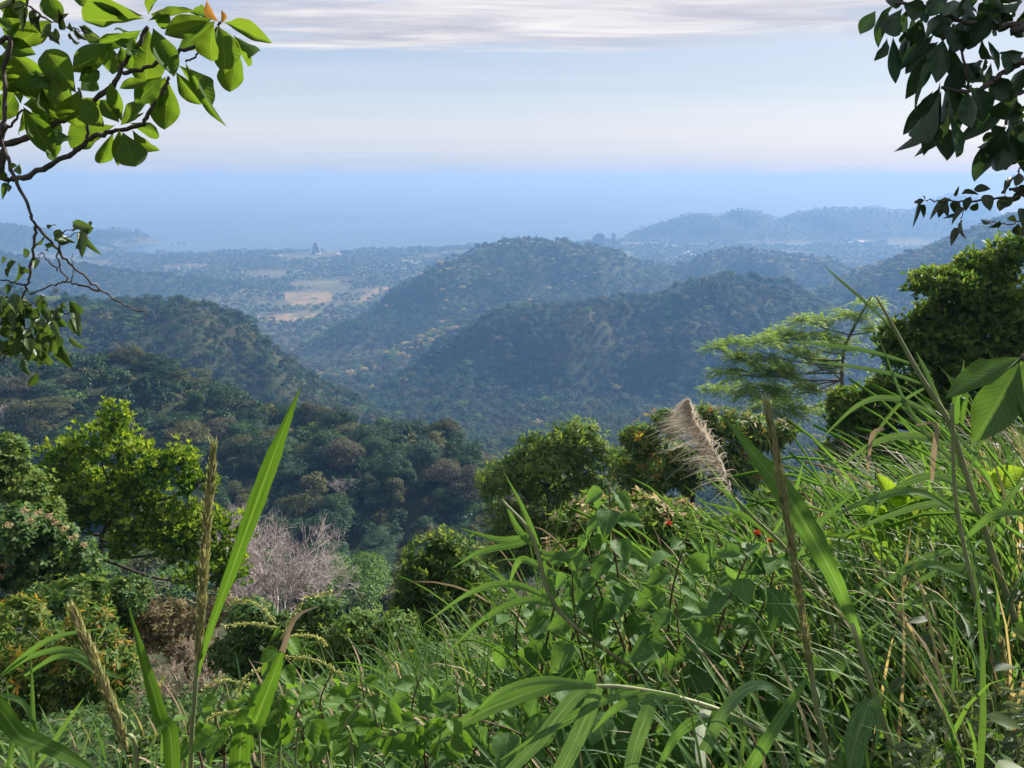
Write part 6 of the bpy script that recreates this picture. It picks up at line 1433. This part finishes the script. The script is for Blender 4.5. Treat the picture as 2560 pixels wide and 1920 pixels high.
# dark sprig of small leaves among the big ones
t2 = empty('dark_sprig', t.location.copy() + Vector((-.25, .2, 0))); t2.location.z = ground_z(t2.location.x, t2.location.y); tag(t2, 'thin sapling with a sprig of tiny dark leaves above the big ribbed ones', 'sapling')
b_ = t2.location; branch(t2, [pix((b_.x, b_.y, b_.z)), pix((b_.x + .05, b_.y, b_.z + 1.6)), pix((b_.x + .2, b_.y, b_.z + 2.9))] + C([(60, -60), (120, 20), (200, 80), (270, 110), (345, 130), (420, 165)]), DS, 5, 1)
leafset(t2, [(200, 130, 262, 195, 28), (270, 130, 258, 60, 26), (300, 95, 345, 205, 30), (340, 110, 420, 165, 28), (250, 150, 205, 175, 26), (300, 140, 332, 212, 24), (180, 70, 130, 110, 28), (150, 40, 130, 110, 28), (230, 90, 290, 60, 26), (120, 20, 40, 40, 30), (110, 30, 90, 110, 28), (320, 120, 370, 180, 24), (210, 100, 180, 170, 28), (60, -10, 10, 40, 30), (50, 0, 70, 70, 28), (240, 120, 250, 190, 24)], DS, SDM, cl, 65, jit=.05)
# ---------------- upper right: dark large-leaved tree
cr = Conv(1900, 0, 0.482); DR = 2.5; C2 = lambda L: [cr(*q) for q in L]
tx1, ty1 = 2.75, 2.6
t = empty('shaded_leaf_tree', (tx1, ty1, ground_z(tx1, ty1))); tag(t, 'tree with large dark shaded leaves hanging in dense bunches', 'tree')
zt3 = t.location.z; m = MB(); p = bez([(0, 0, -.2), (-.03, .04, 1.0), (.05, 0, 2.0), (.02, .05, 3.2)], 6); m.tube(p, np.linspace(.09, .05, len(p)), 9); obj('trunk', m.mesh('trunk', [M_BR]), t)
tp3 = lambda h: pix((tx1, ty1, zt3 + h))
branch(t, [tp3(2.1)] + C2([(1480, 300), (1369, 325), (1280, 370), (1200, 425), (1140, 465), (1060, 475), (940, 458)]), DR, 9, 4)
branch(t, [tp3(2.5)] + C2([(1480, 110), (1369, 120), (1200, 140), (1050, 120), (940, 200)]), DR, 10, 4); branch(t, C2([(1050, 120), (930, 60), (800, 20), (700, 20)]), DR, 5, 3)
branch(t, C2([(1480, 470), (1369, 480), (1330, 495), (1270, 650)]), DR, 5, 3.5); branch(t, C2([(1000, 130), (1060, 330), (1080, 455)]), DR, 3, 2.5)
RL = [(600, 55, 515, 180, 80), (665, 40, 600, 212, 65), (740, 40, 665, 205, 85), (700, 20, 590, 150, 70), (660, 195, 612, 322, 42), (690, 190, 702, 428, 66), (790, 90, 735, 348, 100), (770, 40, 700, 240, 85), (830, 20, 800, 90, 100), (880, 20, 800, 85, 90),
  (925, 215, 752, 370, 95), (912, 250, 752, 510, 100), (925, 260, 778, 558, 65), (950, 200, 915, 440, 95), (985, 240, 1062, 445, 85), (885, 200, 760, 300, 65), (880, 100, 840, 200, 90), (840, 90, 790, 240, 90),
  (930, 455, 748, 705, 80), (932, 480, 790, 815, 75), (942, 470, 850, 808, 75), (975, 455, 985, 810, 160), (930, 640, 980, 808, 120), (905, 500, 780, 640, 70), (1000, 450, 1060, 640, 90),
  (1075, 470, 1080, 665, 95), (1092, 450, 1205, 605, 105), (1070, 440, 995, 300, 105), (1085, 440, 1115, 300, 95), (1200, 440, 1290, 500, 95), (1075, 450, 950, 400, 80), (1100, 430, 1160, 330, 90),
  (1330, 490, 1028, 748, 72), (1340, 500, 1180, 645, 90), (1300, 480, 1195, 415, 100), (1270, 655, 1165, 885, 125), (1280, 670, 1290, 925, 135), (1255, 680, 1138, 845, 90), (1300, 665, 1375, 870, 105), (1290, 650, 1235, 915, 110), (1280, 660, 1180, 700, 80), (1320, 640, 1390, 720, 90),
  (1150, 200, 1192, 375, 66), (1170, 290, 1155, 405, 40), (1250, 280, 1292, 375, 46), (1369, 270, 1275, 300, 44), (1375, 350, 1310, 485, 75), (1050, 100, 1010, 258, 115), (960, 60, 900, 185, 105), (1100, 50, 1060, 205, 105), (1200, 60, 1100, 235, 95), (1000, 0, 960, 95, 100), (1369, 0, 1275, 60, 95), (1240, 0, 1180, 65, 80), (1330, 120, 1375, 190, 70),
  (1150, 40, 1180, 150, 100), (940, 0, 880, 60, 90), (1060, -20, 1100, 80, 100), (1250, 60, 1180, 170, 90), (860, 60, 760, 40, 90), (1010, 150, 1100, 260, 95), (1130, 150, 1070, 260, 90), (760, -30, 640, 40, 85), (900, -40, 940, 60, 100), (1180, -40, 1240, 50, 90),
  (1400, 560, 1340, 640, 90), (1420, 640, 1369, 760, 90), (1310, 500, 1330, 620, 90), (1369, 550, 1300, 600, 70)]
leafset(t, RL, DR, HRM, cr, 71, jit=.12, up=.1, tilt=.55)
q = np.random.default_rng(75)
leafset(t, [(a + q.normal(0, 28), b + q.normal(0, 28), c + q.normal(0, 32), d + q.normal(10, 32), w * q.uniform(.7, 1.0)) for a, b, c, d, w in RL if a > 760 and q.uniform() < 0.75], DR + 0.14, HRM, cr, 76, jit=.08, up=.1, tilt=.5)
q = np.random.default_rng(72); rows = []      # unseen extra leaves above and right of the view, added to shade the bunch
for k in range(110):
    bx0, by0 = q.uniform(1000, 1900), q.uniform(-900, 60); rows.append((bx0, by0, bx0 + q.normal(-40, 90), by0 + q.uniform(80, 230), q.uniform(80, 120)))
for k in range(45):
    bx0, by0 = q.uniform(1430, 1900), q.uniform(0, 800); rows.append((bx0, by0, bx0 + q.normal(-40, 90), by0 + q.uniform(80, 230), q.uniform(80, 120)))
leafset(t, rows, 2.9, HRM, cr, 73, jit=.3, up=.2, tilt=.6)
for k in range(6): branch(t, [tp3(3.0)] + C2([(1500 - 60 * k, -200 - 60 * k), (1300 - 80 * k, -300 + 40 * k)]), 2.8, 6, 3)
# small-leaved twig below
t = empty('small_leaf_sapling', (2.45, 2.35, ground_z(2.45, 2.35))); tag(t, 'sapling twig with small dark leaves hanging before the far mountains', 'sapling'); b_ = t.location; DT = 2.35
branch(t, [pix((b_.x, b_.y, b_.z)), pix((b_.x + .02, b_.y, b_.z + 0.9)), pix((b_.x - .05, b_.y, b_.z + 1.5))] + C2([(1420, 990), (1369, 1010), (1240, 1030), (1100, 1040), (990, 1045), (860, 1040), (800, 1045)]), DT, 6, 1)
branch(t, C2([(1430, 1120), (1369, 1140), (1280, 1160), (1200, 1150)]), DT, 2.5, 1); branch(t, C2([(1100, 1040), (1060, 1090), (1040, 1140)]), DT, 1.6, .8); branch(t, C2([(1270, 1000), (1330, 900), (1400, 840)]), DT, 3.5, 2.5)
leafset(t, [(850, 1040, 795, 1050, 28), (830, 1050, 803, 1155, 22), (840, 1060, 852, 1118, 28), (985, 1030, 892, 1088, 48), (972, 1040, 918, 1130, 48), (965, 1060, 970, 1125, 30), (1010, 1040, 1018, 1110, 44), (1050, 998, 1108, 992, 34), (1108, 982, 1198, 975, 44), (1090, 1020, 1060, 1095, 44), (1130, 1050, 1090, 1105, 36), (1160, 1010, 1205, 1085, 54),
  (1250, 1030, 1255, 1095, 54), (1062, 1080, 998, 1125, 38), (1030, 1125, 945, 1120, 40), (1025, 1180, 993, 1258, 38), (1050, 1140, 1032, 1235, 42), (1205, 1145, 1162, 1165, 42), (1245, 1145, 1185, 1200, 40), (1330, 1140, 1288, 1128, 40), (1340, 1160, 1335, 1258, 50), (1355, 1080, 1368, 1165, 44), (1300, 1020, 1250, 1085, 50), (1320, 1000, 1330, 1070, 44),
  (1010, 1020, 1030, 970, 16), (855, 1035, 850, 1015, 14), (1260, 1155, 1240, 1190, 36), (1310, 920, 1260, 960, 36), (1350, 900, 1330, 980, 44), (1380, 960, 1330, 1010, 44), (1400, 1130, 1369, 1200, 46)], DT, SDM, cr, 74, jit=.05, tilt=.5)
